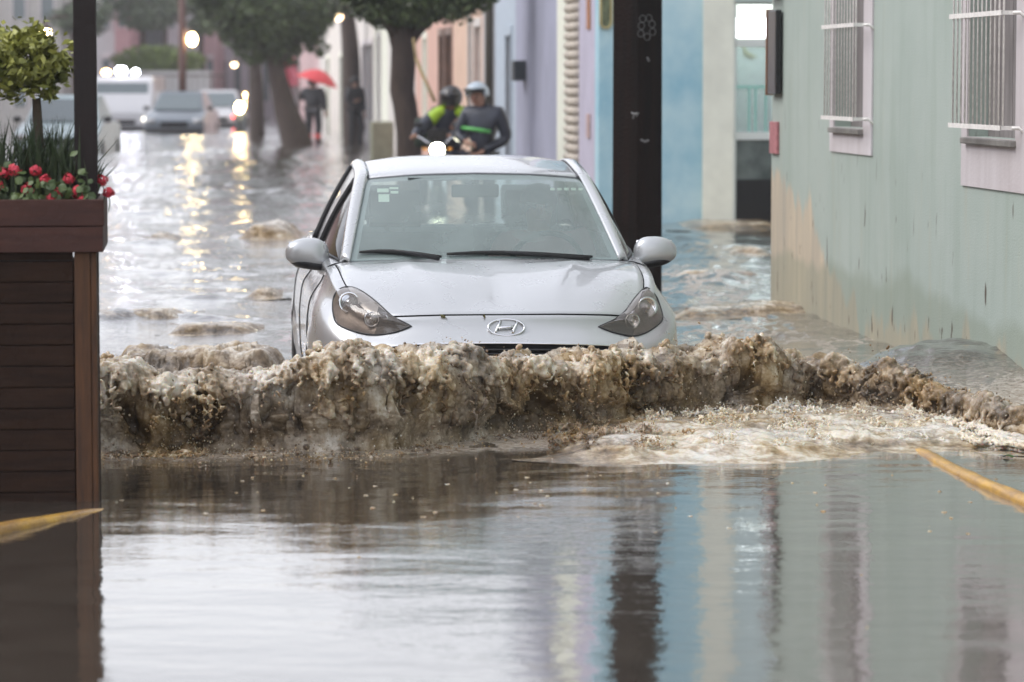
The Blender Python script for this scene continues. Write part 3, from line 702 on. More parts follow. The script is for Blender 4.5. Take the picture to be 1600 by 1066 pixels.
HOOD[..., 2] += .022*np.sin(np.pi*np.clip(uu_, 0, 1))*(.35+.65*np.sin(np.pi*vv_))*(vv_ > -1)*np.minimum(1, vv_*6)*np.minimum(1, (1-vv_)*6)
# the two sculpted creases converging forward
xc = .275+.165*sstep(0.0, 1.0, (HOOD[..., 1]-.2)/.85)
dxc = HOOD[..., 0]-xc
cr_ = (np.exp(-np.clip(-dxc, 0, 9)/.10)*(dxc < 0)+np.exp(-np.clip(dxc, 0, 9)/.022)*(dxc >= 0))
HOOD[..., 2] += .011*cr_*np.minimum(1, vv_*3)*np.minimum(1, (1-vv_)*5)

def half_mesh(G):
    """both halves of a half-grid (rows, cols), welded on the centre line and shoulder by remove_doubles later"""
    nr_, nc_ = G.shape[:2]
    f = grid_faces(nr_, nc_)
    v1 = cl(G).reshape(-1, 3); v2 = cl(mirror_np(G)).reshape(-1, 3)
    return [(v1, f), (v2, f[:, ::-1])]
def weld(name, chunks, m, parent, dist=.0004, solid=0.0):
    vs = np.concatenate([c[0] for c in chunks]); off = 0; fs = []
    for v_, f_ in chunks: fs.append(f_+off); off += len(v_)
    me = np_mesh(name, vs, np.concatenate(fs), True)
    bm = bmesh.new(); bm.from_mesh(me); bmesh.ops.remove_doubles(bm, verts=bm.verts, dist=dist)
    bmesh.ops.recalc_face_normals(bm, faces=bm.faces); bm.to_mesh(me); bm.free()
    me.polygons.foreach_set('use_smooth', [True]*len(me.polygons))
    o = link(name, me, m, parent)
    if solid:
        s = o.modifiers.new('solid', 'SOLIDIFY'); s.thickness = solid; s.offset = -1
    return o
# glass base line G (half) beyond the cowl, and deck between T and G
Gl = [(.70,1.16,.640),(.752,1.42,.662),(.776,1.9,.676),(.782,2.5,.690),(.762,2.95,.702),(.70,3.3,.712),(.60,3.42,.715),(.3,3.49,.72),(0,3.51,.72)]
nG = NT-iC
Gc = spline(Gl, nG)
Tc2 = Tc[iC:]
gk = np.linspace(0, 1, nG)
# match deck columns by y to avoid shear
DECK = np.array([Tc2*(1-a)+Gc*a+np.array([0, 0, .006*math.sin(math.pi*a)]) for a in np.linspace(0, 1, 6)])
cw = np.array([cowl*(1-a)+np.array([[*p] for p in spline([(0,.93+.13,.660),(.35,1.0+.09,.658),(.60,1.10+.04,.648),(.68,1.15,.642),(.70,1.16,.640)], cowl_n)])*a for a in (0, 1)])
body = weld('body', half_mesh(BODY)+half_mesh(HOOD)+half_mesh(DECK)+half_mesh(cw), paint, car)
trunk_rows = []
body_bvh = BVHTree.FromObject(body, bpy.context.evaluated_depsgraph_get())
# hood panel lying just proud of the body
hi = HOOD[1:-2, :int(cowl_n*.999)].copy()
lim = int(side_n*1)
HP = HOOD.copy(); nu = np.linspace(0, 1, cowl_n)[None, :]
sc_x = .955
HP = HOOD[:, :].copy()
cols = int(cowl_n*.94)
HP = HP[1:-1, :cols]
HPn = HP.copy(); HPn[..., 2] += .0055
rim = HPn[:, -1:].copy(); rim[..., 2] -= .009; rim[..., 0] += .003
HPn = np.concatenate([HPn, rim], 1)
fr0 = HPn[:1].copy(); fr0[..., 2] -= .010; fr0[..., 1] -= .002
HPn = np.concatenate([fr0, HPn], 0)
hood = weld('hood', half_mesh(HPn), paint, car)
seam = np.concatenate([mirror_np(HP[0][::-1])[:-1], HP[0]]); seam[:, 1] -= .006; seam[:, 2] -= .001
MB().tube(cl(seam), .0042, n=6).build('hood_seam', m_arch, car)
for sx in (-1, 1):
    sm_ = HP[:, -1].copy(); sm_[:, 0] += .004; sm_[:, 0] *= sx
    MB().tube(cl(sm_), .0028, n=6).build('hood_seam', m_arch, car)

# greenhouse curves
rail = [(.70,1.16,.640),(.655,1.46,.83),(.612,1.74,.975),(.592,1.98,1.045),(.592,2.4,1.078),(.580,2.78,1.045),(.62,3.05,.93),(.70,3.30,.712)]
wsed = [(.66,1.125,.648),(.605,1.44,.836),(.560,1.72,.985),(.536,1.82,1.026)]
NP_ = 60
railc = spline(rail, NP_)
inner = [(.66,1.125,.648),(.605,1.44,.836),(.560,1.72,.985),(.536,1.90,1.052),(.53,2.4,1.098),(.52,2.76,1.058),(.545,3.0,.95),(.60,3.40,.722)]
innc = spline(inner, NP_)
PIL = np.array([innc*(1-a)+railc*a+np.array([.006, 0, .014])*math.sin(math.pi*a) for a in np.linspace(0, 1, 8)])
for chunk in half_mesh(PIL):
    me = np_mesh('pillar_rail', chunk[0], chunk[1]); o = link('pillar_rail', me, paint, car)
    s_ = o.modifiers.new('solid', 'SOLIDIFY'); s_.thickness = .02; s_.offset = 0
# windscreen
nW = 30
edge = spline(wsed, nW)
basec = spline([(0,1.06,.660),(.35,1.085,.658),(.60,1.12,.650),(.66,1.125,.648)], nW)
headc = spline([(0,1.70,1.055),(.28,1.725,1.048),(.46,1.785,1.034),(.536,1.82,1.026)], nW)
cen = spline([(0,1.06,.660),(0,1.38,.88),(0,1.70,1.055)], nW)
u = np.linspace(0, 1, nW)[None, :, None]; v = np.linspace(0, 1, nW)[:, None, None]
WS = (1-v)*basec[None]+v*headc[None]+(1-u)*cen[:, None]+u*edge[:, None]-((1-u)*(1-v)*basec[0]+u*(1-v)*basec[-1]+(1-u)*v*headc[0]+u*v*headc[-1])
ws = weld('windscreen', half_mesh(WS), g_front, car)
ws_bvh = BVHTree.FromObject(ws, bpy.context.evaluated_depsgraph_get())
# black glass border printed inside the windscreen
fr_in = WS.copy()
def border(G, wu, wv0, wv1):
    c = []
    n = G.shape[0]
    a = G[:, int(n*(1-wu)):]; b_ = G[:max(2, int(n*wv0)), :int(n*(1-wu))+1]; t_ = G[n-max(2, int(n*wv1)):, :int(n*(1-wu))+1]
    for k in (a, b_, t_):
        k = k.copy(); k[..., 2] -= .006; k[..., 1] += .004; c += half_mesh(k)
    return c
frit = mat('grey_glass_border', (.17, .175, .19), .5)
weld('glass_border', border(WS, .085, .07, .10), frit, car)
# roof
nR = 40
rear_h = spline([(0,2.98,1.062),(.3,2.95,1.06),(.52,2.76,1.058)], nR)
headr = spline([(0,1.70,1.057),(.28,1.725,1.050),(.46,1.785,1.036),(.536,1.82,1.026)], nR)
ks = np.linspace(0, 1, nR)
ii = spline([inner[2], inner[3], inner[4], inner[5]], 80)
j0 = int(np.argmin(np.abs(ii[:, 1]-1.82))); side_r = spline([(.536,1.82,1.028),(.535,1.92,1.054),(.53,2.4,1.098),(.52,2.76,1.058)], nR)
cenr = spline([(0,1.70,1.057),(0,1.9,1.095),(0,2.3,1.134),(0,2.7,1.11),(0,2.98,1.062)], nR)
u = np.linspace(0, 1, nR)[None, :, None]; v = np.linspace(0, 1, nR)[:, None, None]
RF = (1-v)*headr[None]+v*rear_h[None]+(1-u)*cenr[:, None]+u*side_r[:, None]-((1-u)*(1-v)*headr[0]+u*(1-v)*headr[-1]+(1-u)*v*rear_h[0]+u*v*rear_h[-1])
RF[..., 2] += .012*np.sin(np.pi*u[..., 0])*np.sin(np.pi*np.clip(v[..., 0]*1.0, 0, 1))
roof = weld('roof', half_mesh(RF), paint, car, solid=.02)
for sx in (-1, 1):
    dr = side_r.copy(); dr[:, 0] *= sx; dr[:, 2] += .004
    MB().tube(cl(dr), .006, n=6).build('roof_seam', mat('grey_seal', (.12, .125, .135), .5) if sx < 0 else bpy.data.materials['grey_seal'], car)
hd = np.concatenate([mirror_np(headc[::-1])[:-1], headc]); MB().tube(cl(hd), .006, n=6).build('windscreen_seal', frit, car)
# rear window and boot lid
rb = spline([(0,3.48,.725),(.3,3.46,.725),(.60,3.40,.722)], nR)
re_ = spline([(.52,2.76,1.058),(.545,3.0,.95),(.60,3.40,.722)], nR)
rc_ = spline([(0,2.98,1.062),(0,3.22,.92),(0,3.48,.725)], nR)
RW = (1-v)*rear_h[None]+v*rb[None]+(1-u)*rc_[:, None]+u*re_[:, None]-((1-u)*(1-v)*rear_h[0]+u*(1-v)*rear_h[-1]+(1-u)*v*rb[0]+u*v*rb[-1])
weld('rear_window', half_mesh(RW), glass_mat('rear_glass', (.9, .94, .92), .05, (.4, .42, .42)), car)
BL = np.array([Gc[-25:]*(1-a)+Tc[-25:]*a for a in np.linspace(0, 1, 4)])
# side windows with black pillar strip
for sx in (-1, 1):
    lo = spline([(.70,1.18,.644),(.752,1.42,.666),(.776,1.9,.680),(.782,2.5,.694),(.762,2.95,.706),(.70,3.28,.716)], NP_)
    SW = np.array([lo*(1-a)+(railc-np.array([.004, 0, .004]))*a+np.array([.012, 0, 0])*math.sin(math.pi*a) for a in np.linspace(0, 1, 12)])
    SW[..., 0] *= sx
    me = np_mesh('side_window', cl(SW).reshape(-1, 3), grid_faces(12, NP_)); link('side_window', me, g_side, car)
    def on_sw(fr): 
        i = int(fr*(NP_-1)); c_ = SW[:, i].copy(); c_[:, 0] += sx*.006; return c_
    for fr in (.36, .62): 
        c_ = on_sw(fr); MB().tube(cl(c_), [.013]*len(c_), n=8, flat=.9).build('door_pillar', black_trim, car)
    bl = lo.copy(); bl[:, 0] = bl[:, 0]*sx+sx*.006; MB().tube(cl(bl), .009, n=6).build('belt_seal', black_trim, car)
    # door handles
    for yh in (1.98, 2.92):
        xo = .868
        MB().tube([(sx*(xo-.01), yh-.10, .58+WZ), (sx*(xo+.026), yh-.07, .583+WZ), (sx*(xo+.032), yh, .584+WZ), (sx*(xo+.026), yh+.07, .583+WZ), (sx*(xo-.01), yh+.10, .58+WZ)], .013, n=8).build('door_handle', paint, car)
    # door shut lines
    for yd in (1.16, 2.20, 3.02):
        idx = int(np.argmin(np.abs(BODY[10, :, 1]-yd)+(BODY[10, :, 0] < .5)*9)); c_ = BODY[2:40, idx].copy(); c_[:, 0] = c_[:, 0]*sx+sx*.0005
        MB().tube(cl(c_), .0035, n=5).build('door_seam', m_arch, car)
    # mirrors
    me_ = empty('mirror', (0, 0, 0)); me_.parent = car
    bm = bmesh.new(); bmesh.ops.create_uvsphere(bm, u_segments=36, v_segments=22, radius=1)
    for v_ in bm.verts:
        x, y, z = v_.co
        x = math.copysign(abs(x)**.72, x); z = math.copysign(abs(z)**.75, z); y = math.copysign(abs(y)**.8, y)
        tap = 1-.16*(x)          # outer end a bit smaller
        v_.co = Vector((x*.108, y*(.062 if y < 0 else .028), z*.070*tap+.006*x-.012*x*x))
    mm = bpy.data.meshes.new('mirror_shell'); bm.to_mesh(mm); bm.free(); mm.polygons.foreach_set('use_smooth', [True]*len(mm.polygons))
    sh = link('mirror_shell', mm, paint, me_); sh.location = (sx*.862, 1.30, .683+WZ); sh.scale = (sx, 1, 1)
    bm = bmesh.new(); bmesh.ops.create_uvsphere(bm, u_segments=30, v_segments=16, radius=1)
    for v_ in bm.verts:
        x, y, z = v_.co; x = math.copysign(abs(x)**.75, x)
        v_.co = Vector((x*.100, y*.060, z*.030))
    mm = bpy.data.meshes.new('mirror_base'); bm.to_mesh(mm); bm.free(); mm.polygons.foreach_set('use_smooth', [True]*len(mm.polygons))
    bs = link('mirror_base', mm, black_trim, me_); bs.location = (sx*.852, 1.305, .628+WZ); bs.rotation_euler = (0, sx*R(-10), 0)
    MB().tube([(sx*.70, 1.33, .640+WZ), (sx*.76, 1.32, .628+WZ), (sx*.80, 1.31, .630+WZ)], [.034, .028, .034], n=10, flat=.75).build('mirror_arm', black_trim, me_)
    mg = MB(); mg.box((-.09, 0, -.05), (.09, .004, .05)); g_ = mg.build('mirror_glass', chrome, me_, bevel=.002); g_.location = (sx*.862, 1.329, .683+WZ)
    # wheels and arches
    for yc in (.78, 3.23):
        pts = []
        ring_in = []
        nA = 40
        vs = []; fs = []
        for k in range(nA+1):
            a = math.pi*k/nA
            for r_ in (.0, .345):
                y_ = yc+math.cos(a)*r_; z_ = .30+math.sin(a)*r_ - (0 if r_ else .1)
                zz = z_-WZ
                jrow = None
                hit = body_bvh.ray_cast(Vector((sx*2, y_, z_)), Vector((-sx, 0, 0)))
                x_ = (hit[0].x if hit[0] is not None else sx*.86)+sx*.004
                vs.append((x_, y_, z_))
        for k in range(nA): fs.append((2*k, 2*k+1, 2*k+3, 2*k+2))
        link('wheel_arch', py_mesh('wheel_arch', vs, fs, True), m_arch, car)
        wh = empty('wheel', (sx*.80, yc, .29)); wh.parent = car
        Mx = Matrix.Rotation(math.pi/2, 4, 'Y')
        MB().lathe([(.19, -.075), (.27, -.085), (.29, -.06), (.295, 0), (.29, .06), (.27, .085), (.19, .075)], n=36, M=Mx).build('tyre', rubber, wh)
        MB().lathe([(.03, -.06), (.19, -.07), (.195, 0), (.19, .07), (.03, .06)], n=24, M=Mx).build('rim', dark_metal, wh)

# ---- pieces placed on the body where the photograph shows them
car_inv = (Matrix.Translation((car_p.x, car_p.y, BEDZ)) @ Matrix.Rotation(CAR_YAW, 4, 'Z')).inverted()
cam_l = car_inv @ Vector((0, 0, CAMZ))
def on_car(x, y, bvh=None):
    d = (car_inv.to_3x3() @ (at(x, y, 15)-Vector((0, 0, CAMZ)))).normalized()
    h = (bvh or body_bvh).ray_cast(cam_l, d)
    return (h[0], h[1]) if h[0] is not None else (None, None)
def poly_patch(name, poly, m, parent, lift=.004, bulge=.0, rings=9, ctr=None, dense=5, shrink=1.0):
    P = []
    n = len(poly)
    for i in range(n):
        a, b_ = poly[i], poly[(i+1) % n]
        for k in range(dense): P.append((a[0]+(b_[0]-a[0])*k/dense, a[1]+(b_[1]-a[1])*k/dense))
    cx = sum(p[0] for p in P)/len(P) if ctr is None else ctr[0]; cy = sum(p[1] for p in P)/len(P) if ctr is None else ctr[1]
    vs = []; fs = []; last = None
    for r_ in range(rings, -1, -1):
        s = r_/rings*shrink
        for p in P:
            h, nn = on_car(cx+(p[0]-cx)*s, cy+(p[1]-cy)*s)
            if h is None: h, nn = last
            last = (h, nn)
            if nn.y > 0: nn = -nn
            vs.append(h+nn*(lift+bulge*(1-(r_/rings)**2.5)))
    m_ = len(P)
    for r_ in range(rings):
        for k in range(m_): fs.append((r_*m_+k, r_*m_+(k+1) % m_, (r_+1)*m_+(k+1) % m_, (r_+1)*m_+k))
    return link(name, py_mesh(name, vs, fs, True), m, parent)
HL_R = [(935,511),(948,505),(960,499),(976,487),(990,468),(1003,454),(1012,451),(1024,463),(1031,480),(1035,497),(1029,507),(1010,520),(988,526),(966,522),(949,517)]
HL_L = [(643,510),(628,502),(612,494),(589,473),(569,458),(552,450),(537,450),(526,457),(521,470),(521,490),(528,507),(555,519),(585,524),(612,521),(629,516)]
inn = [[(935,511),(960,499),(975,490),(985,498),(992,512),(988,526),(966,522),(949,517)], [(643,510),(612,494),(592,480),(588,496),(590,510),(585,524),(612,521),(629,516)]]
for poly, lamps in ((HL_R, ((1008, 481, .050), (985, 503, .036))), (HL_L, ((546, 476, .050), (583, 500, .036)))):
    hl = empty('headlight', (0, 0, 0)); hl.parent = car
    poly_patch('housing', poly, mat('lamp_housing', (.16, .14, .13), .3, metal=.5, vary=.35, vscale=14) if poly is HL_R else bpy.data.materials['lamp_housing'], hl, .0025, .0)
    for (lx, ly, lr) in lamps:
        h, nn = on_car(lx, ly)
        if h is None: continue
        if nn.y > 0: nn = -nn
        dirv = Vector((nn.x*.4, -1, .1)).normalized()
        Mq = dirv.to_track_quat('Z', 'Y').to_matrix()
        MB().lathe([(lr, .0), (lr*.98, .012), (lr*.75, -.002), (lr*.3, -.012), (.004, -.014)], (0, 0, 0), 24, Mq).build('reflector', chrome, hl).location = h+nn*.012
        MB().ball((0, 0, 0), lr*.33, 14, 8).build('bulb', chrome, hl).location = h+nn*.012
    poly_patch('dark_reflector_bowl', inn[0] if poly is HL_R else inn[1], black_trim, hl, .0045, .0, rings=4)
    # rim
    poly_patch('lens', poly, g_lens, hl, .004, .030)
    rimp = []
    for p in poly:
        h, nn = on_car(*p)
        if h is not None: rimp.append(h+(nn if nn.y < 0 else -nn)*.003)
    rimp = [Vector(v) for v in spline(rimp+[rimp[0]], 80)]
    MB().tube(rimp[:-1], .0038, n=6, closed=True).build('lens_seal', black_trim, hl)
# grille opening under the nose panel
GR = [(590,549),(604,545),(640,541),(700,539),(790,538.5),(880,539.5),(950,542),(985,546),(1004,551),(985,580),(940,610),(860,625),(720,625),(650,610),(610,580)]
poly_patch('grille', GR, m_arch, car, .004, 0, rings=5)
glp = []
for p in GR[:9]:
    h, nn = on_car(p[0], p[1]-1.0)
    if h is not None: glp.append(h+(nn if nn.y < 0 else -nn)*.004)
MB().tube([Vector(v) for v in spline(glp, 60)], .006, n=6).build('grille_trim', chrome, car)
gm = MB()
for yy in (548, 554, 561, 569, 578, 590):
    pts = []
    for xx in range(610, 990, 15):
        h, nn = on_car(xx, yy+1.5*abs((xx-797)/200)**2)
        if h is not None: pts.append(h+(nn if nn.y < 0 else -nn)*.008)
    if len(pts) > 3: gm.tube(pts, .005, n=5)
gm.build('grille_bars', black_trim, car)
# emblem: an oval ring round a slanted H
h, nn = on_car(791, 513)
if nn.y > 0: nn = -nn
nn = Vector((0, nn.y, nn.z*.8)).normalized()
zx = Vector((1, 0, 0)); zy = zx.cross(nn).normalized(); zy = -zy if zy.z < 0 else zy
em = MB()
def E(a, b_): return h+zx*a+zy*b_+nn*.008
em.tube([E(.083*math.cos(2*math.pi*k/48), .042*math.sin(2*math.pi*k/48)) for k in range(48)], .0052, n=8, closed=True)
em.tube([E(-.052, -.028), E(-.046, -.012), E(-.036, .006), E(-.026, .033)], [.006, .0055, .006, .008], n=8)
em.tube([E(.026, -.033), E(.036, -.006), E(.046, .012), E(.052, .028)], [.008, .006, .0055, .006], n=8)
em.tube([E(-.040, -.007), E(-.018, -.001), E(.018, .001), E(.040, .007)], [.005, .008, .008, .005], n=8)
em.build('emblem', chrome, car)
# wipers resting along the foot of the windscreen
def on_ws(x, y, lift=.012):
    h, nn = on_car(x, y, ws_bvh)
    if h is None: h, nn = on_car(x, y)
    return h+(nn if nn.z > 0 else -nn)*lift
for pts in (((562, 397), (600, 396), (640, 399), (690, 405)), ((698, 400), (760, 398), (830, 400), (925, 405))):
    wp = empty('wiper', (0, 0, 0)); wp.parent = car
    L_ = [on_ws(*p) for p in pts]
    MB().tube([Vector(v) for v in spline(L_, 20)], [.007+.006*math.sin(math.pi*i/19) for i in range(20)], n=6).build('blade', rubber, wp)
    arm = [on_ws(pts[-1][0]-4, 407, .008), on_ws((pts[1][0]+pts[2][0])/2+10, pts[1][1]+3, .022), on_ws(pts[1][0]+8, pts[1][1]-1, .016)]
    MB().tube(arm, [.011, .008, .006], n=6).build('wiper_arm', black_trim, wp)
# inspection stickers inside the glass
stm = mat('sticker_paper', (.62, .66, .55), .6)
stk = MB()
for (x0, y0, x1, y1) in ((589, 293, 607, 299), (591, 302, 608, 314), (608, 291, 622, 294), (610, 297, 622, 301)):
    q4 = [on_ws(x0, y0, -.006), on_ws(x1, y0, -.006), on_ws(x1, y1, -.006), on_ws(x0, y1, -.006)]
    stk.add(q4, [(0, 1, 2, 3)])
stk.build('windscreen_sticker', stm, car)
stk = MB()
for i in range(5):
    x0 = 860+i*11; q4 = [on_ws(x0, 292, -.006), on_ws(x0+7, 292, -.006), on_ws(x0+7, 296, -.006), on_ws(x0, 296, -.006)]
    stk.add(q4, [(0, 1, 2, 3)])
stk.build('windscreen_sticker', stm, car)
# cabin: tub, dashboard, seats, mirror
tub = MB(); tub.box((-.70, 1.15, .10), (.70, 3.35, .16)); tub.box((-.74, 1.2, .12), (-.70, 3.3, .98)); tub.box((.70, 1.2, .12), (.74, 3.3, .98)); tub.box((-.70, 1.10, .12), (.70, 1.16, .92)); tub.box((-.70, 3.2, .12), (.70, 3.26, 1.0))
tub.build('cabin_tub', cabin, car)
db = MB(); db.prism([(1.12, .60), (1.12, .985), (1.25, 1.01), (1.55, .985), (1.62, .93), (1.66, .80), (1.60, .60)], 1.34, M=Matrix.Translation((.67, 0, 0)) @ Matrix.Rotation(math.pi/2, 4, 'Z')); db.build('dashboard', cabin, car, bevel=.02)
def car_seat(x, y, wd, rear=False):
    s = empty('seat', (x, y, 0)); s.parent = car
    b = MB(); b.box((-wd/2, -.25, .42), (wd/2, .28, .56)); b.build('cushion', seat_cloth, s, bevel=.05, seg=3)
    M_ = Matrix.Translation((0, .30, .52)) @ Matrix.Rotation(R(-16), 4, 'X')
    b = MB(); b.box((-wd/2, -.07, 0), (wd/2, .07, .60), M_); b.build('backrest', seat_cloth, s, bevel=.05, seg=3)
    for hx in ((0,) if not rear else (-.42, .42)):
        b = MB(); b.box((-.135+hx, -.05, .64), (.135+hx, .05, .82), M_); b.box((-.05+hx, -.01, .56), (-.035+hx, .01, .66), M_); b.box((.035+hx, -.01, .56), (.05+hx, .01, .66), M_)
        b.build('headrest', seat_cloth, s, bevel=.035, seg=3)
car_seat(-.36, 1.98, .50); car_seat(.36, 1.98, .50); car_seat(0, 2.85, 1.25, True)
MB().tube([(0, 1.76, 1.40), (0, 1.72, 1.36)], .012).box((-.12, 1.69, 1.31), (.12, 1.715, 1.375)).build('rear_view_mirror', black_trim, car, bevel=.008)
sw = MB(); c_ = Vector((.36, 1.66, .97))
Ms = Matrix.Rotation(R(-65), 3, 'X')
sw.tube([c_+Ms @ Vector((.18*math.cos(2*math.pi*k/32), .18*math.sin(2*math.pi*k/32), 0)) for k in range(32)], .015, n=8, closed=True)
sw.tube([c_+Ms @ Vector((-.18, 0, 0)), c_, c_+Ms @ Vector((.18, 0, 0))], .018, n=8).build('steering_wheel', black_trim, car)
MB().box((-.34, 1.69, 1.395), (-.03, 1.82, 1.41)).build('sun_visor', seat_cloth, car, bevel=.005)
# wet leaves stuck in the hood seam
leafm = mat('wet_leaf', (.10, .085, .02), .4)
for (x, y, s_, a_) in ((692, 495, .016, .4), (757, 495, .011, 1.3)):
    h, nn = on_car(x, y); 
    p = (car_inv.inverted() @ h)+Vector((0, -.012, .004))
    vs = []; 
    for k in range(10):
        t_ = 2*math.pi*k/10; r_ = s_*(1 if k % 2 else .7); vs.append((r_*math.cos(t_), -.004*math.cos(2*t_), r_*math.sin(t_)*.7))
    lf = MB(); lf.add(vs+[(0, -.006, 0)], [(k, (k+1) % 10, 10) for k in range(10)], True)
    lf.tube([(0, -.003, 0), (s_*1.5, -.003, -s_*.6)], .0012, n=5)
    o = lf.build('leaf', leafm); o.location = p; o.rotation_euler = (R(-40), a_, 0)
    tag(o, 'small wet leaf caught in the bonnet seam, ' + ('the larger one further left' if s_ > .012 else 'the smaller one next to the emblem'), 'leaf', 'leaves on the bonnet seam')
# ---------------------------------------------------------------- pavements and kerbs
def frame(o_, d_, z=0.0, rz=0.0):
    return Matrix.Translation(st(o_, d_, z)) @ Matrix.Rotation(STREET+rz, 4, 'Z')
def o_on(x, d_):
    """offset seen at pixel column x on the cross line at distance d_"""
    k = (x-800)/FPX
    return d_*(k*U.y-U.x)/(V.x-k*V.y)
def place(o, o_, d_, z=0.0, rz=0.0):
    o.location = st(o_, d_, z); o.rotation_euler = (0, 0, STREET+rz); return o
m_pave = mat('wet_concrete', (.16, .15, .14), .5, vary=.2)
sw_ = MB().box((3.05, 2, BEDZ), (4.0, 22.6, -.03)).box((3.05, 33, BEDZ), (4.3, 125, -.03)).build('pavement', m_pave); sw_.rotation_euler = (0, 0, STREET); tag(sw_, kind='structure')
def kerb_mat():
    m = mat('worn_yellow_kerb_paint', (.62, .36, .06), .35, color2=(.26, .14, .06), vscale=6, streak=(3, 1, 3), bump=.4, bscale=60)
    return m
m_kerb = kerb_mat()
def kerb(pts, wd, name='kerb'):
    """pts: (x, y, ztop) ; a block with rounded worn top"""
    n = len(pts); prof = [(-.5, -.3), (-.5, -.02), (-.42, -.003), (0, 0.004), (.42, -.003), (.5, -.02), (.5, -.3)]
    vs = []; fs = []
    for i, p in enumerate(pts):
        a = Vector(pts[max(0, i-1)]); b_ = Vector(pts[min(n-1, i+1)]); t = (b_-a); t.z = 0; t.normalize(); s = Vector((t.y, -t.x, 0))
        for (u_, z_) in prof:
            vs.append(Vector((p[0], p[1], p[2]))+s*(u_*wd)+Vector((0, 0, z_+.006*pn(p[0]*5+u_*3, p[1]*5))))
    k = len(prof)
    for i in range(n-1):
        for j in range(k-1): fs.append((i*k+j, i*k+j+1, (i+1)*k+j+1, (i+1)*k+j))
    o = link(name, py_mesh(name, vs, fs, True), m_kerb); tag(o, kind='structure'); return o
pts = []
for d_ in np.linspace(7.5, 22.5, 120):
    p = st(2.98+.012*math.sin(d_*3), d_); z = float(np.interp(d_, [7.5, 11.3, 13.0, 13.5, 22.5], [.055, .030, .008, -.008, -.03])); pts.append((p.x, p.y, z))
kerb(pts, .065)
a = at(185, 789, dist_at(789)); b_ = at(-900, 1040, dist_at(1040))
kerb([(a.x+(b_.x-a.x)*t, a.y+(b_.y-a.y)*t, float(np.interp(t, [0, .05, .16, .32, 1], [-.012, .004, .022, .035, .04]))) for t in np.linspace(0, 1, 60)], .075)

# ---------------------------------------------------------------- the green building on the right
def green_mat():
    m = mat('stained_green_plaster', (.36, .47, .39), .75, bump=.25, bscale=90)
    N = m.node_tree.nodes; L = m.node_tree.links; b = N['Principled BSDF']
    tc = N.new('ShaderNodeTexCoord'); sep = N.new('ShaderNodeSeparateXYZ'); L.new(tc.outputs['Object'], sep.inputs[0])
    def noise(scale, st_, det=6, rough=.6):
        mp = N.new('ShaderNodeMapping'); mp.inputs['Scale'].default_value = st_; L.new(tc.outputs['Object'], mp.inputs[0])
        n = N.new('ShaderNodeTexNoise'); n.inputs['Scale'].default_value = scale; n.inputs['Detail'].default_value = det; n.inputs['Roughness'].default_value = rough
        L.new(mp.outputs[0], n.inputs['Vector']); return n.outputs['Fac']
    def math_(op, a, b_, clamp=False):
        k = N.new('ShaderNodeMath'); k.operation = op; k.use_clamp = clamp
        for i, v in enumerate((a, b_)):
            if isinstance(v, (int, float)): k.inputs[i].default_value = v
            else: L.new(v, k.inputs[i])
        return k.outputs[0]
    def ramp(v, lo, hi):
        r = N.new('ShaderNodeMapRange'); L.new(v, r.inputs['Value']); r.inputs['From Min'].default_value = lo; r.inputs['From Max'].default_value = hi; return r.outputs[0]
    def mix(f, c1, c2):
        k = N.new('ShaderNodeMix'); k.data_type = 'RGBA'; L.new(f, k.inputs['Factor'])
        for i, v in ((6, c1), (7, c2)):
            if isinstance(v, tuple): k.inputs[i].default_value = (*v, 1)
            else: L.new(v, k.inputs[i])
        return k.outputs[2]
    base = mix(ramp(noise(1.3, (1, 1, 1)), .35, .7), (.36, .42, .375), (.41, .465, .42))
    st1 = math_('MULTIPLY', ramp(noise(5, (1, 1, .12)), .50, .70), .42)
    base = mix(st1, base, (.27, .33, .27))
    st2 = math_('MULTIPLY', ramp(noise(9, (1, 1, .07), 4), .60, .70), .35)
    base = mix(st2, base, (.42, .40, .30))
    # peeled, rain washed tan plaster low on the far end (y = distance from the far corner, negative towards us)
    edge = math_('ADD', sep.outputs['Z'], math_('MULTIPLY', noise(2.4, (1, 1, .22), 5), -1.1))
    far = ramp(sep.outputs['Y'], -2.9, -.2)
    lim = math_('SUBTRACT', math_('MULTIPLY', far, .80), .42)
    tanm = ramp(math_('SUBTRACT', lim, edge), -.02, .06)
    base = mix(tanm, base, mix(ramp(noise(7, (1, 1, .1)), .35, .65), (.58, .49, .36), (.40, .36, .29)))
    # damp tidemark
    wetl = math_('ADD', sep.outputs['Z'], math_('MULTIPLY', noise(.8, (1, 1, 1), 3), -.55))
    wet = ramp(wetl, .10, .02)
    base = mix(math_('MULTIPLY', wet, .45), base, (.22, .25, .18))
    # dark chips
    chips = math_('MULTIPLY', ramp(noise(13, (1, 1, .28), 3, .5), .665, .70), ramp(sep.outputs['Z'], 1.5, .5))
    base = mix(chips, base, (.10, .08, .06))
    L.new(base, b.inputs['Base Color'])
    return m
m_green = green_mat()
m_white_paint = mat('dirty_white_paint', (.66, .62, .63), .7, color2=(.50, .45, .45), vscale=3, streak=(1, 1, .15), bump=.2)
m_bar = mat('cream_iron_bars', (.80, .77, .73), .45, vary=.15, vscale=30)
m_rust = mat('dark_iron', (.12, .09, .08), .6)
m_shutter = mat('grey_timber_shutter', (.20, .18, .175), .7, vary=.2, vscale=3, streak=(1, 6, 1))
dE = st_at(1205, 4.0)
gb = empty('green_house', st(4.0, dE), STREET, 'pale green plastered house with barred windows rising from the water on the right', 'house')
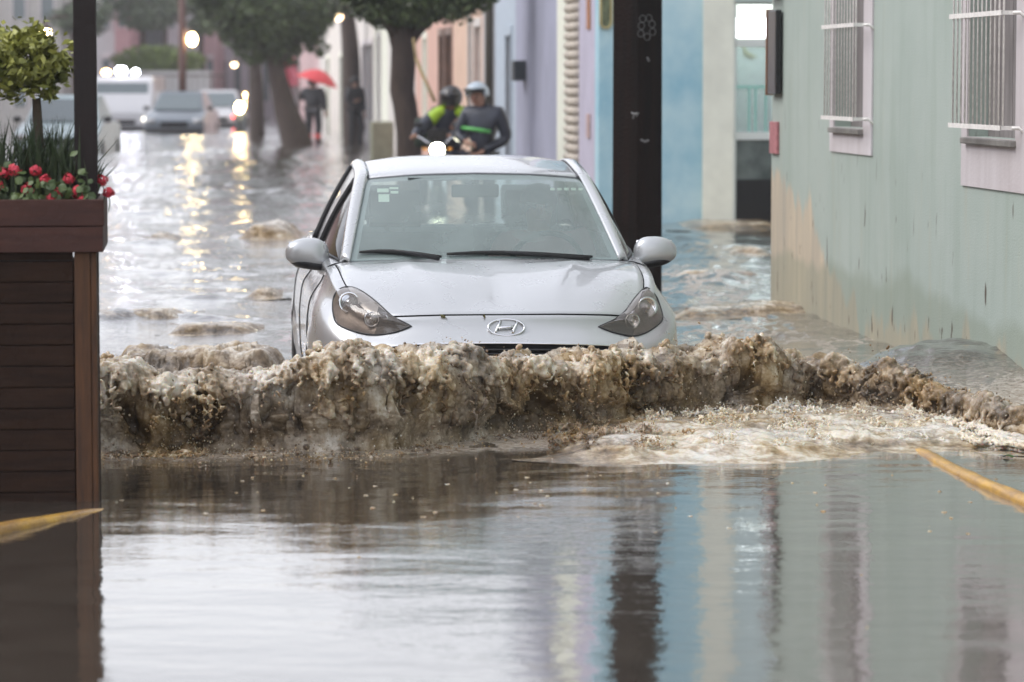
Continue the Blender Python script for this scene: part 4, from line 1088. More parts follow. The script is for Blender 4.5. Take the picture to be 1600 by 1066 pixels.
# local: x=0 wall plane, y negative towards the camera
WH = 6.3
wins = []
for (xa, xb) in ((1298, 1363), (1504, 1622)):
    wins.append((st_at(xb, 4.0)-dE, st_at(xa, 4.0)-dE))
wall = MB()
ys = [4.0-dE]
recs = []
for i, (ya, yb) in enumerate(wins):
    recs.append((ya+(.24 if i == 0 else .40), yb-.12))
recs.sort()
wz0, wz1 = 1.235, 3.1
cur = 4.0-dE
for (ra, rb_) in recs:
    wall.box((0, cur, -.6), (.3, ra, WH)); wall.box((0, ra, -.6), (.3, rb_, wz0)); wall.box((0, ra, wz1), (.3, rb_, WH)); cur = rb_
wall.box((0, cur, -.6), (.3, 0, WH)); wall.box((.3, -.3, -.6), (7, 0, WH)); wall.box((.3, 4.0-dE, -.6), (7, 4.3-dE, WH))
wall.build('wall', m_green, gb)
MB().box((-.05, 4.0-dE-.05, WH+.002), (7.05, .05, WH+.2)).build('roof', m_white_paint, gb)
for i, (ya, yb) in enumerate(sorted(wins)):
    ra, rb_ = recs[i]
    wf = empty('window', (0, 0, 0)); wf.parent = gb
    zb = .98 if i == 0 else 1.08
    t = MB(); X0, X1 = -.012, .0
    t.box((X0, ya, zb), (X1-.001, yb, wz0)); t.box((X0, ya, wz0), (X1-.001, ra, wz1+.14)); t.box((X0, rb_, wz0), (X1-.001, yb, wz1+.14)); t.box((X0, ra, wz1), (X1-.001, rb_, wz1+.14))
    t.build('surround', m_white_paint, wf)
    s = MB(); n = 4
    for k in range(n):
        y0 = ra+(rb_-ra)*k/n; y1 = ra+(rb_-ra)*(k+1)/n
        s.box((.10, y0+.004, wz0), (.14, y1-.004, wz1))
    s.build('shutter', m_shutter, wf)
    MB().box((-.045, ra-.02, wz0-.035), (.12, rb_+.02, wz0-.003)).build('sill', mat('damp_sill', (.25, .235, .215), .6, vary=.3) if i == 0 else bpy.data.materials['damp_sill'], wf, bevel=.006)
    ca, cb = ((st_at(1565, 3.9)-dE, st_at(1487, 3.9)-dE) if i == 0 else (st_at(1335, 3.9)-dE, st_at(1287, 3.9)-dE))
    g = MB(); nb = 13 if i == 0 else 12
    for k in range(nb):
        y = ca+(cb-ca)*k/(nb-1); g.tube([(-.10, y, 1.285), (-.10, y, 3.05)], .0048, n=6)
    for z in (1.295, 1.85, 2.42, 3.0):
        g.box((-.118, ca-.02, z-.012), (-.112, cb+.03, z+.012))
        g.box((-.118, ca-.02, z-.010), (-.02, ca-.012, z+.010)); g.box((-.118, cb+.022, z-.010), (-.02, cb+.03, z+.010))
        g.tube([(-.06, ca-.016, z), (-.03, ca-.03, z+.002), (0.01, ca-.045, z-.035)], .008, n=6)
    g.build('grille', m_bar, wf)
# black lantern box and pink plaque on the far corner, brown bracket above
def sign_box(name, label, cat, x0, x1, y0, y1, o_, mats, depth=.05, sub=None, ax='wall'):
    pass
d1_ = st_at(1207.5, 3.93)
zt = lambda y, d_: CAMZ+(124-y)*(d_*1.0)/FPX
ls = empty('hanging_sign', st(4.0, dE), STREET, 'narrow black sign with copper rim seen edge-on at the corner of the green house', 'sign')
yy0 = -.62; 
lsb = MB().box((-.055, -.42, 1.43), (-.012, -.10, 2.0)); lsb.build('panel', mat('black_enamel', (.01, .01, .012), .25), ls, bevel=.008)
lr_ = MB(); lr_.box((-.062, -.098, 1.42), (-.006, -.075, 2.01)); lr_.build('rim', mat('copper', (.35, .17, .09), .35, metal=.6), ls, bevel=.004)
pk = MB().box((-.022, -.30, 1.02), (-.002, -.03, 1.24)).build('plaque', mat('pink_plaque', (.42, .17, .18), .6, vary=.3, vscale=30), bevel=.003); place(pk, 4.0, dE)
tag(pk, 'small faded pink plaque fixed low on the far corner of the green house', 'plaque')
br = MB().box((-.10, -.42, 2.12), (-.003, -.05, 2.19)).build('bracket', mat('brown_wood', (.16, .07, .035), .5), bevel=.01); place(br, 4.0, dE)
tag(br, 'brown wooden bracket above the black sign on the green house', 'bracket')

# ---------------------------------------------------------------- the dark pole
pY = 22.75
pc = at(995, 460, pY)
hs_ = 40/FPX*pY
pole = MB()
def sq(z, s): return [(-s, 0, z), (-.02*s, -s*.92, z), (s, -.05*s, z), (0.02*s, s*.9, z)]
vs = [];
zs = [-.6, 0, 1, 2, 3.5, 5.5, 7.5]
for z in zs: vs += sq(z, hs_*(1-.012*z))
fs = []
for i in range(len(zs)-1):
    for k in range(4): fs.append((i*4+k, i*4+(k+1) % 4, (i+1)*4+(k+1) % 4, (i+1)*4+k))
fs.append(tuple(len(vs)-4+k for k in range(4)))
pole.add(vs, fs)
m_pole = mat('tarred_wood', (.005, .004, .0035), .75, color2=(.014, .007, .005), vscale=4, streak=(4, 4, .3), bump=.5, bscale=50, spec=.12)
po = empty('utility_pole', (pc.x, pc.y, 0), 0, 'thick black brown pole standing in the water behind the car', 'pole')
pole.build('post', m_pole, po, bevel=.012)
chalk = mat('chalk_marks', (.20, .20, .20), .8)
ch = MB()
def onpole(x, y): 
    p = at(x, y, pY)-Vector((pc.x, pc.y, 0)); s = hs_*(1-.012*p.z)
    yf = -s*.92+(.87*s*abs(p.x)/s); return Vector((p.x, yf-.004, p.z))
for (cx_, cy_) in ((1003, 30), (1013, 29), (1001, 41), (1018, 38), (1000, 53), (1010, 58), (1019, 50)):
    ch.tube([onpole(cx_+5*math.cos(2*math.pi*k/14), cy_+5.5*math.sin(2*math.pi*k/14)) for k in range(14)], .0022, n=4, closed=True)
for (pts_) in (((986, 176), (990, 178), (988, 185)), ((990, 178), (996, 177), (993, 181)), ((1000, 218), (1006, 221), (1012, 219)), ((1010, 90), (1013, 96))):
    ch.tube([onpole(*p) for p in pts_], .009, n=5)
cho = ch.build('chalk_marks', chalk, po); tag(cho, kind='stuff')

# ---------------------------------------------------------------- corner building with the lit shop
dC = st_at(935, 4.3)
m_blue = mat('patchy_blue_plaster', (.25, .50, .62), .8, color2=(.60, .78, .80), vscale=1.1, bump=.3, bscale=40)
m_lav = mat('lavender_plaster', (.50, .47, .57), .8, vary=.1, vscale=2)
m_cream = mat('cream_plaster', (.82, .83, .71), .8, vary=.08, vscale=3)
oA, oB, oC = o_on(1097, dC), o_on(1145, dC), o_on(1300, dC)
cb_ = empty('corner_shop', st(4.3, dC), STREET, 'blue and cream corner building with a brightly lit shop doorway behind the black pole', 'shop')
xa, xb, xc_ = oA-4.3, oB-4.3, oC-4.3
HB = 6.6
MB().box((0, 0, -.6), (xa, .3, HB)).build('blue_wall', m_blue, cb_)
MB().box((xa, -.03, -.6), (xb, .3, HB)).build('pilaster', m_cream, cb_)
MB().box((-.0, .301, -.6), (.3, 1.75, HB)).build('lavender_wall', m_lav, cb_)
up = MB(); up.box((xb, 0, 2.36), (xc_+.02, .3, HB)); up.box((xc_, 0, -.6), (xc_+5, .3, 2.36)); up.box((xc_+.02, 0, 2.36), (xc_+5, .3, HB)); up.build('cream_wall', mat('pale_mint_plaster', (.62, .74, .73), .8, vary=.08), cb_)
MB().box((-.05, -.08, HB+.002), (xc_+5, 8, HB+.2)).build('roof', m_white_paint, cb_)
# doorway: frame, glazed door, lit interior
m_frame = mat('white_door_frame', (.70, .74, .70), .4)
m_mint = mat('mint_frame', (.30, .60, .52), .4)
dz = lambda y: CAMZ+(124-y)/FPX*(34.3)
fx = lambda x: o_on(x, dC)-4.3
df_ = empty('door', (0, 0, 0)); df_.parent = cb_
f_ = MB()
f_.box((xb, .06, -.5), (fx(1151), .12, 2.32)); f_.box((xb, .06, dz(74)), (xc_, .12, dz(62))); f_.box((xb, .06, dz(218)), (xc_, .12, dz(206)))
f_.box((fx(1232), .061, -.5), (fx(1238), .119, 2.32)); f_.box((xb, .06, 2.32), (xc_, .12, 2.36))
f_.build('frame', m_frame, df_)
g_ = MB(); g_.box((fx(1151), .085, dz(206)), (fx(1232), .09, dz(74)))
wetg = mat('wet_shop_glass', (.30, .34, .36), .12, color2=(.72, .75, .78), vscale=26, streak=(1, 1, .35), spec=.8, bump=.8, bscale=60)
g_.build('pane', glass_mat('shop_glass', (.8, .87, .87), .40, (.60, .66, .67)), df_)
m2_ = MB()
for xx in (1170, 1180, 1196): m2_.box((fx(xx), .075, dz(206)), (fx(xx+3), .095, dz(136)))
m2_.box((fx(1151), .074, dz(138)), (fx(1232), .096, dz(134)))
m2_.build('mint_bars', m_mint, df_)
MB().box((fx(1151), .08, dz(280)), (xc_, .09, dz(218))).build('lower_pane', mat('smoky_pane', (.04, .055, .052), .15, color2=(.16, .19, .18), vscale=3), df_)
MB().box((fx(1151), .06, -.5), (xc_, .12, dz(280))).build('kick_panel', mat('black_panel', (.006, .006, .007), .4), df_)
inr = MB(); inr.box((xb, 2.5, -.5), (xc_, 2.6, 2.6)); inr.box((xb-.1, .3, -.5), (xb, 2.5, 2.6)); inr.box((xc_, .3, -.5), (xc_+.1, 2.5, 2.6)); inr.box((xb, .3, 2.62), (xc_, 2.5, 2.7)); inr.build('shop_interior', mat('shop_interior', (.45, .52, .54), .7, vary=.6, vscale=5, detail=8), cb_)
m_tube = mat('shop_light', (.9, .95, 1), .5, emit=(.90, .95, 1.0), estr=4)
MB().box((xb+.06, .7, dz(58)), (fx(1260), .78, dz(28))).build('light_box', m_tube, cb_, bevel=.035, seg=3)
MB().box((xb+.2, .7, 2.55), (xc_-.2, 2.2, 2.60)).build('unseen_fill_panel', m_tube, cb_)  # unseen panel added behind the lintel to brighten the shop interior
bn = MB(); bn.tube([(fx(1174), .6, dz(72)), (fx(1178), .58, dz(84)), (fx(1188), .58, dz(90)), (fx(1196), .6, dz(88))], [.008, .035, .035, .006], n=8)
bn.build('yellow_ornament', mat('yellow_plastic', (.75, .62, .08), .4), cb_)
# small plates on the wall
sg = empty('framed_sign', st(4.3, dC), STREET, 'small gold framed green sign high on the blue wall beside the black pole', 'sign')
x0_, x1_ = fx(937), fx(954); z0_, z1_ = dz(45), dz(-6)
fr_m = MB(); w_ = .022
poly = [(x0_+.03, z0_), (x1_-.03, z0_), (x1_, z0_+.04), (x1_, z1_-.04), (x1_-.03, z1_), (x0_+.03, z1_), (x0_, z1_-.04), (x0_, z0_+.04)]
fr_m.tube([(x, -.03, z) for x, z in poly], .014, n=8, closed=True); fr_m.build('frame', mat('old_gold', (.50, .42, .20), .35, metal=.4), sg)
MB().prism(poly, .02, Matrix.Translation((0, -.03, 0))).build('face', mat('olive_face', (.13, .15, .08), .4, vary=.5, vscale=18), sg)
for (ya, yb, lab) in ((-12, 46, 'orange brown plate high on the lavender wall left of the gold framed sign'), (178, 216, 'faded pink orange plate low on the lavender wall above the car roof line')):
    dd = st_at(921, 4.3); p_ = MB().box((-.02, -.10, CAMZ+(124-yb)/FPX*dd), (-.002, .16, CAMZ+(124-ya)/FPX*dd)).build('wall_plate', mat('orange_plate' if ya < 0 else 'faded_plate', (.42, .20, .11) if ya < 0 else (.48, .34, .32), .6, vary=.25, vscale=20), bevel=.004)
    place(p_, 4.3, dd); tag(p_, lab, 'plate', 'plates on the lavender wall')

# ---------------------------------------------------------------- the row of houses down the right side
def house(label, xa, xb, h, m, o_=4.3, doors=(), windows=(), door_m=None, trim=m_white_paint, extra=None, win_m=None):
    """front wall from pixel column xa (nearer) to xb (farther); doors/windows given as pixel column pairs (near, far)"""
    d0, d1 = st_at(xa, o_), st_at(xb, o_)
    e = empty('house', st(o_, d0), STREET, label, 'house', 'houses along the right side of the street')
    L_ = d1-d0
    cuts = sorted([(st_at(a, o_)-d0, st_at(b, o_)-d0, -.6, t, 'door') for a, b, t in doors]+[(st_at(a, o_)-d0, st_at(b, o_)-d0, .65, t, 'window') for a, b, t in windows])
    wl = MB(); cur = 0
    for (a, b, z0, z1, kd) in cuts:
        wl.box((0, cur, -.6), (.3, a, h)); wl.box((0, a, z1), (.3, b, h))
        if z0 > -.5: wl.box((0, a, -.6), (.3, b, z0))
        cur = b
        t_ = MB(); t_.box((.10, a+.05, z0), (.14, b-.05, z1-.05))
        n = 3
        for k in range(n): t_.box((.085, a+.1+(b-a-.2)*k/n, z0+.15), (.10, a+.06+(b-a-.2)*(k+1)/n, z1-.2))
        do = t_.build(kd, (door_m if kd == 'door' else (win_m or m_shutter)) or m_shutter, e)
        fr = MB(); fr.box((-.02, a-.08, z0), (.10, a+.03, z1)); fr.box((-.02, b-.03, z0), (.10, b+.08, z1)); fr.box((-.02, a-.08, z1-.03), (.10, b+.08, z1+.1)); fr.build('frame', trim, do)
    wl.box((0, cur, -.6), (.3, L_, h)); wl.box((.3, 0, -.6), (6, .3, h)); wl.box((.3, L_-.3, -.6), (6, L_, h))
    wl.build('wall', m, e)
    MB().box((-.10, .01, h+.002), (6.1, L_-.01, h+.16)).build('cornice', trim, e)
    return e, d0, L_
m_brown_door = mat('brown_door', (.17, .10, .07), .5, vary=.3)
m_grey_door = mat('grey_gate', (.12, .12, .13), .5, vary=.2)
m_or_door = mat('orange_door', (.46, .22, .12), .6)
m_pink = mat('salmon_plaster', (.66, .42, .34), .8, vary=.08, vscale=2)
m_peach = mat('peach_plaster', (.68, .48, .36), .8, vary=.08, vscale=2)
m_palebl = mat('pale_blue_plaster', (.46, .53, .60), .8, vary=.08)
m_lavblue = mat('lavender_blue_plaster', (.37, .38, .48), .8, vary=.12, vscale=1.5)
m_pgrey = mat('pale_grey_plaster', (.52, .51, .52), .8, vary=.08)
m_white_pl = mat('white_plaster', (.66, .62, .58), .8, vary=.08)
m_roll = mat('cream_roller_shutter', (.58, .52, .44), .6)
e, d0, L_ = house('narrow cream house front with a ribbed roller shutter beside the lavender corner', 905, 870, 5.6, m_cream, doors=(), trim=m_cream)
rs = MB(); ya = st_at(904, 4.3)-d0; yb = st_at(888, 4.3)-d0
for k in range(34): z = -.4+k*.105; rs.tube([(-.01, ya, z), (-.01, yb, z)], .052, n=8)
rs.build('roller_shutter', m_roll, e)
e, d0, L_ = house('lavender blue house wall with a small dark meter box, left of the roller shutter', 870, 806, 5.4, m_lavblue, trim=m_lavblue)
ye = st_at(820, 4.3)-d0; MB().box((-.16, ye-.2, CAMZ-.02), (-.001, ye+.2, CAMZ+.24)).build('meter_box', mat('dark_box', (.05, .06, .07), .5), e, bevel=.01)
e, d0, L_ = house('pale blue house with a narrow arched doorway, behind the white helmeted man', 806, 773.5, 5.2, m_palebl, doors=((800, 791, 2.15),), door_m=m_brown_door, trim=m_palebl)
e, d0, L_ = house('pale grey house with a dark drainpipe at its near edge', 773, 755, 4.9, m_pgrey, trim=m_pgrey)
MB().tube([(-.07, .12, -.5), (-.07, .12, 4.8)], .06, n=8).build('drainpipe', mat('drainpipe', (.07, .06, .045), .5), e)
house('peach coloured house with a narrow orange door', 755, 709, 4.7, m_peach, doors=((752, 742, 2.35),), windows=((738, 733, 2.4),), door_m=m_or_door, win_m=m_brown_door, trim=m_white_pl)
house('house with two tall brown doors behind the rider in the lime jacket', 709, 684, 4.6, m_pink, doors=((707, 697, 2.3), (694, 687, 2.3)), door_m=m_brown_door, trim=m_brown_door)
house('pink and cream house right of the leaning dark tree trunk', 684, 650, 4.7, m_pink, windows=((668, 662, 2.3),), win_m=m_white_pl, trim=m_cream)
house('cream house with a dark grey door behind the leaning dark tree trunk', 650, 607, 4.5, m_white_pl, doors=((648, 641, 2.2),), door_m=m_grey_door)
house('cream plastered house with a thin dark drainpipe near the olive bollard', 607, 586, 4.6, m_cream, doors=((595, 591.5, 2.5),), door_m=m_brown_door)
house('house with a tall dark barred gate beside the standing passer-by', 586, 562, 4.5, m_white_pl, doors=((584, 567, 2.4),), door_m=m_grey_door)
house('white plastered house behind the red umbrella', 562, 500, 4.6, m_white_pl, doors=((540, 532, 2.2), (516, 511, 2.2)), door_m=m_grey_door, trim=m_cream)
house('last pale pink house of the row, seen behind the thin tree trunks', 500, 440, 4.4, mat('rose_plaster', (.62, .44, .44), .8, vary=.1), doors=((470, 462, 2.3),), door_m=m_brown_door)
for (lab, da, db_, h_, o_l, mm_, sd) in (('terracotta brown house on the left side of the street', 9, 24, 5.0, -6.2, mat('terracotta_plaster', (.30, .17, .11), .8, vary=.15), 1), ('ochre house on the left side of the street', 24.1, 44, 5.4, -6.4, mat('ochre_plaster', (.42, .30, .17), .8, vary=.15), 2), ('faded pink house on the left side of the street', 44.1, 70, 4.8, -6.6, mat('faded_pink_plaster', (.45, .30, .27), .8, vary=.15), 3)):
    e = empty('house', st(o_l, da), STREET, lab, 'house', 'houses along the left side of the street')
    wl = MB(); wl.box((-6, 0, -.6), (0, db_-da, h_)); wl.build('wall', mm_, e); MB().box((-6.1, .01, h_+.002), (.1, db_-da-.01, h_+.2)).build('cornice', m_white_paint, e)
    for k in range(int((db_-da)/4)):
        y_ = 1.2+k*4; wn = MB().box((.003, y_, .6 if k % 2 else -.5), (.03, y_+1.1, 2.5)).build('window' if k % 2 else 'door', m_brown_door, e)
        MB().box((.003, y_-.12, 2.502), (.05, y_+1.22, 2.65)).build('frame', m_white_paint, wn)
bo = MB().box((-.22, -.22, -.6), (.22, .22, .72)).build('bollard', mat('olive_concrete', (.27, .28, .20), .7, vary=.15), bevel=.04); place(bo, o_on(597, 62), 62)
tag(bo, 'square olive green block standing in the water by the house doors', 'bollard')
# pink cloth hung out by the far houses
pkc = MB(); vs = []; fs = []
for i in range(14):
    for j in range(8): vs.append((.10*math.sin(j*1.3+i*.2), (j-3.5)*.045+.04*math.sin(i*.5), 2.15-i*.06+.02*math.sin(j)))
for i in range(13):
    for j in range(7): fs.append((i*8+j, i*8+j+1, (i+1)*8+j+1, (i+1)*8+j))
pkc.add(vs, fs, True); pc_ = pkc.build('awning_cloth', mat('pink_cloth', (.72, .20, .26), .8)); pc_.rotation_euler = (0, 0, R(75)); pc_.location = at(455, 124, 88)
pc_.location.z = -.05; s_ = pc_.modifiers.new('s', 'SOLIDIFY'); s_.thickness = .01
tag(pc_, 'pink cloth hanging beside the trunk of the leaning far tree', 'cloth')

# ---------------------------------------------------------------- wooden planter on the left
m_wood_dk = mat('dark_stained_boards', (.018, .009, .006), .75, color2=(.038, .018, .010), vscale=3, streak=(1, 1, 9), bump=.5, bscale=40, spec=.2)
m_wood_cap = mat('red_brown_boards', (.042, .013, .009), .65, color2=(.070, .023, .014), vscale=4, streak=(1, 1, 8), bump=.3, bscale=40)
m_wood_post = mat('brown_corner_post', (.12, .050, .018), .7, color2=(.05, .023, .012), vscale=6, streak=(6, 6, .6), bump=.3, bscale=30)
pr = at(158, 785, 11.55)
pl = empty('planter', (pr.x, pr.y, 0), STREET, 'tall dark wooden planter box clad in horizontal boards at the left edge', 'planter')
sP = FPX/11.6
zc = CAMZ-(392-124)/sP; zt_ = CAMZ-(310-124)/sP
PW, PD = 2.0, .62
bd = MB(); z = -.5; bh = 33/sP
while z < zc-.001:
    z1 = min(z+bh-.004, zc-.002); bd.box((-PW, .012, z), (-.092, .032, z1)); bd.box((-.034, .09, z), (-.014, PD-.09, z1)); z += bh
bd.box((-PW, .033, -.5), (-.035, PD-.03, zc-.05))
bd.build('boards', m_wood_dk, pl, bevel=.002, seg=1)
cp = MB(); cp.box((-.088, 0, -.5), (-.03, .085, zc-.002)).box((-.0288, .002, -.5), (-.008, .084, zc-.002)); cp.build('corner_post', m_wood_post, pl, bevel=.004)
cc = MB(); zm = (zc+zt_)/2
cc.box((-PW, -.028, zc), (.018, -.002, zm-.003)); cc.box((-PW, -.030, zm), (.022, -.002, zt_)); cc.box((-.006, -.001, zc), (.018, PD, zt_)); cc.box((-PW, PD-.03, zc), (-.007, PD, zt_))
cc.build('top_band', m_wood_cap, pl, bevel=.003)
MB().box((-PW, 0, zt_-.08), (-.007, PD-.031, zt_-.05)).build('soil', mat('soil', (.03, .022, .015), .9, vary=.4, vscale=30), pl)
x_l = -(155-118)/sP
up_ = MB(); up_.box((x_l-.0, .10, zt_-.3), (.0-.004, .10+.09, 3.2)); wpst = up_.build('timber_post', mat('weathered_post', (.018, .010, .009), .75, color2=(.010, .007, .006), vscale=5, streak=(5, 5, .5), bump=.3, bscale=30), None, bevel=.005)
wpst.location = pl.location; wpst.rotation_euler = pl.rotation_euler; tag(wpst, 'dark timber post rising from the near corner of the planter', 'post')
# planting
def leaf_cloud(mb_, n, centre, rad, size, seed, flat=1.0, hollow=.35):
    r = random.Random(seed); vs = []; fs = []
    for i in range(n):
        while True:
            p = Vector((r.uniform(-1, 1), r.uniform(-1, 1), r.uniform(-1, 1)))
            if hollow < p.length < 1: break
        p = Vector((p.x*rad[0], p.y*rad[1], p.z*rad[2]))+Vector(centre)
        s = size*r.uniform(.6, 1.3)
        a = Vector((r.gauss(0, 1), r.gauss(0, 1), r.gauss(0, .7))).normalized(); b_ = a.cross(Vector((r.gauss(0, 1), r.gauss(0, 1), r.gauss(0, 1)))).normalized()
        k = len(mb_.v)
        mb_.add([p-a*s, p-b_*s*.45+a*s*.1, p+a*s, p+b_*s*.45+a*s*.1], [(0, 1, 2, 3)])
def leaf_mat(name, c1, c2, rough=.45):
    m = mat(name, c1, rough, color2=c2, vscale=9, detail=3); b = m.node_tree.nodes['Principled BSDF']
    return m
m_leaf_y = leaf_mat('yellow_green_leaves', (.07, .09, .02), (.42, .42, .10))
m_leaf_g = leaf_mat('green_leaves', (.035, .06, .02), (.09, .13, .035))
m_reed = leaf_mat('reed_blades', (.020, .035, .016), (.055, .08, .035))
m_red = mat('red_petals', (.50, .02, .03), .6, color2=(.62, .06, .10), vscale=30)
PF = Matrix.Translation(pl.location) @ Matrix.Rotation(STREET, 4, 'Z')
tr_ = empty('clipped_shrub', PF @ Vector((-.235, .40, zt_-.06)), STREET, 'round clipped shrub with yellow green leaves growing in the planter', 'shrub')
MB().tube([(0, 0, 0), (.01, 0, .2), (0, .01, .42)], [.024, .021, .016], n=8).build('trunk', mat('bark', (.06, .045, .03), .9, vary=.3, bump=.5), tr_)
lc = MB(); zcr = (CAMZ+(124-95)/FPX*12.0)-(zt_-.06)
for (bx_, bz_, br_, nn_) in ((-.03, .01, .125, 620), (-.14, .03, .11, 420), (.05, -.02, .085, 330), (-.10, -.07, .09, 300), (.0, .08, .07, 200), (-.22, -.02, .10, 260), (.03, -.10, .06, 120)):
    leaf_cloud(lc, nn_, (bx_, 0, zcr+bz_), (br_, br_, br_*.85), .022, int(nn_), hollow=.35)
leaf_cloud(lc, 160, (-.05, 0, zcr), (.24, .19, .165), .020, 4, hollow=.8)
lc.build('foliage', m_leaf_y, tr_, fix=False)
rd = MB(); r = random.Random(9)
for i in range(2300):
    x = r.uniform(-PW+.1, -.03); y = r.uniform(.10, .42); h = r.uniform(.20, .37)*(1 if x < -.06 else .6); l = r.gauss(0, .07); l2 = r.gauss(0, .05); w_ = r.uniform(.004, .009)
    p0 = Vector((x, y, zt_-.06)); p1 = p0+Vector((l*.35, l2*.3, h*.6)); p2 = p0+Vector((l, l2, h))
    a_ = r.uniform(0, 3.1); s = Vector((math.cos(a_), math.sin(a_), 0))*w_
    rd.add([p0-s, p0+s, p1+s*.8, p1-s*.8, p2], [(0, 1, 2, 3), (3, 2, 4)])
rdo = rd.build('reed_grass', m_reed, fix=False); rdo.location = pl.location; rdo.rotation_euler = (0, 0, STREET); tag(rdo, 'dense dark green reed grass filling the planter', 'grass', kind='stuff')
gi = 0
spots = [(-.36, .05, .10), (-.30, .06, .155), (-.255, .05, .085), (-.19, .045, .12), (-.14, .06, .07), (-.075, .05, .075), (-.34, .10, .14), (-.44, .06, .09), (.015, .13, .115), (.035, .12, .07), (-.385, .02, .045), (-.225, .08, .15), (-.165, .03, .05), (-.105, .07, .12), (-.05, .04, .045)]
fl_labels = ['deep red geranium at the far left of the planter rim', 'tall crimson geranium cluster left of the planter centre', 'red geranium low on the rim left of the post', 'crimson geranium between two leaf clumps on the rim', 'small red geranium low in the leaves', 'red geranium just left of the timber post', 'faded geranium head at the back of the planter', 'red geranium cut by the left edge of the picture', 'red geranium poking out right of the post, over the water', 'lowest red geranium hanging right of the post', 'low red geranium near the left edge, just above the top board', 'highest red geranium in front of the clipped shrub stem', 'small low red geranium below the clipped shrub stem', 'red geranium between the shrub stem and the timber post', 'tiny red geranium at the foot of the timber post']
for (x, y, z) in spots:
    ge = empty('geranium', PF @ Vector((x, y, zt_-.05)), STREET, fl_labels[gi], 'flower', 'red geraniums on the planter rim')
    rr = random.Random(50+gi); bl = MB()
    for k in range(34):
        v_ = Vector((rr.gauss(0, 1), rr.gauss(0, 1), rr.gauss(0, 1))).normalized(); c_ = Vector((v_.x*.021*rr.uniform(.5, 1.15), v_.y*.022, v_.z*.020*rr.uniform(.4, 1.2)+z))
        q_ = v_.to_track_quat('Z', 'Y').to_matrix(); s = rr.uniform(.006, .010)
        bl.add([c_+q_ @ Vector((s*math.cos(2*math.pi*j/5), s*math.sin(2*math.pi*j/5), .003*(j % 2))) for j in range(5)], [(0, 1, 2, 3, 4)])
    bl.build('petals', m_red, ge, fix=False)
    MB().tube([(0, 0, 0), (.005, 0, z*.5), (0, 0, z)], .0018, n=5).build('stem', m_leaf_g, ge)
    gi += 1
gl = MB()
r = random.Random(31)
for i in range(1500):
    x = r.uniform(-PW+.1, -.02); y = r.uniform(-.0, .12); z = zt_-.05+abs(r.gauss(.0, .055)); s = r.uniform(.010, .019)
    q_ = Vector((r.gauss(0, .6), r.gauss(-.8, .5), r.gauss(.7, .4))).to_track_quat('Z', 'Y').to_matrix()
    gl.add([Vector((x, y, z))+q_ @ Vector((s*math.cos(2*math.pi*j/7), s*math.sin(2*math.pi*j/7), .2*s*(j % 2))) for j in range(7)], [tuple(range(7))])
glo = gl.build('geranium_leaves', m_leaf_g, fix=False); glo.location = pl.location; glo.rotation_euler = (0, 0, STREET); tag(glo, 'low round green leaves along the planter rim', 'leaves', kind='stuff')
# floating green leaf by the right kerb
fl = MB(); c_ = at(1575, 716, dist_at(716)); fl.add([(.020*math.cos(2*math.pi*k/12)*(1+.2*math.cos(3*k)), .016*math.sin(2*math.pi*k/12), .006+.006*math.sin(k)) for k in range(12)]+[(0, 0, .014)], [(k, (k+1) % 12, 12) for k in range(12)], True)
flo = fl.build('floating_leaf', mat('fresh_leaf', (.05, .09, .02), .4)); flo.location = (c_.x, c_.y, .002); tag(flo, 'small green leaf floating on the water beyond the yellow kerb', 'leaf')
# ---------------------------------------------------------------- trees
m_bark = mat('wet_bark', (.045, .032, .026), .75, color2=(.08, .055, .042), vscale=6, streak=(3, 3, .5), bump=.8, bscale=18)
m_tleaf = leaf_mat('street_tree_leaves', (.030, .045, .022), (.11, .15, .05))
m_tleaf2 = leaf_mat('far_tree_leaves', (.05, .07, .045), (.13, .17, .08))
def tree(label, base, trunk, limbs, blobs, nleaf, size, seed, lm=m_tleaf, group='street trees along the right kerb', name='tree'):
    """base (x,y); trunk: list of (x,y,z,r) relative; blobs: (centre, radii)"""
    t = empty(name, (base[0], base[1], 0), 0, label, 'tree', group)
    b = MB(); b.tube([Vector(p[:3]) for p in spline([p[:3] for p in trunk], 14)], [float(v) for v in np.interp(np.linspace(0, 1, 14), np.linspace(0, 1, len(trunk)), [p[3] for p in trunk])], n=12)
    for l in limbs: b.tube([Vector(p) for p in spline([p[:3] for p in l], 8)], [float(v) for v in np.linspace(l[0][3], l[-1][3], 8)], n=8)
    b.build('trunk', m_bark, t)
    c = MB(); r = random.Random(seed); tot = sum(bb[1][0]*bb[1][1]*bb[1][2] for bb in blobs)
    for i, (cc_, rr_) in enumerate(blobs):
        n = int(nleaf*rr_[0]*rr_[1]*rr_[2]/tot); leaf_cloud(c, n, cc_, rr_, size, seed*31+i, hollow=.2)
    c.build('crown', lm, t, fix=False)
    return t
def blobset(cx, cy, cz, w_, d_, h, n, seed, br=(.5, .8)):
    r = random.Random(seed); out = []
    for i in range(n):
        while True:
            p = (r.uniform(-1, 1), r.uniform(-1, 1), r.uniform(-1, 1))
            if sum(k*k for k in p) < 1: break
        s = r.uniform(*br); out.append(((cx+p[0]*w_, cy+p[1]*d_, cz+p[2]*h), (s*1.15, s, s*.75)))
    return out
def pz(y, Y): return CAMZ+(124-y)/FPX*Y
def pX(x, Y): return (x-800)/FPX*Y
Y2 = 40.5; bx = pX(640, Y2)
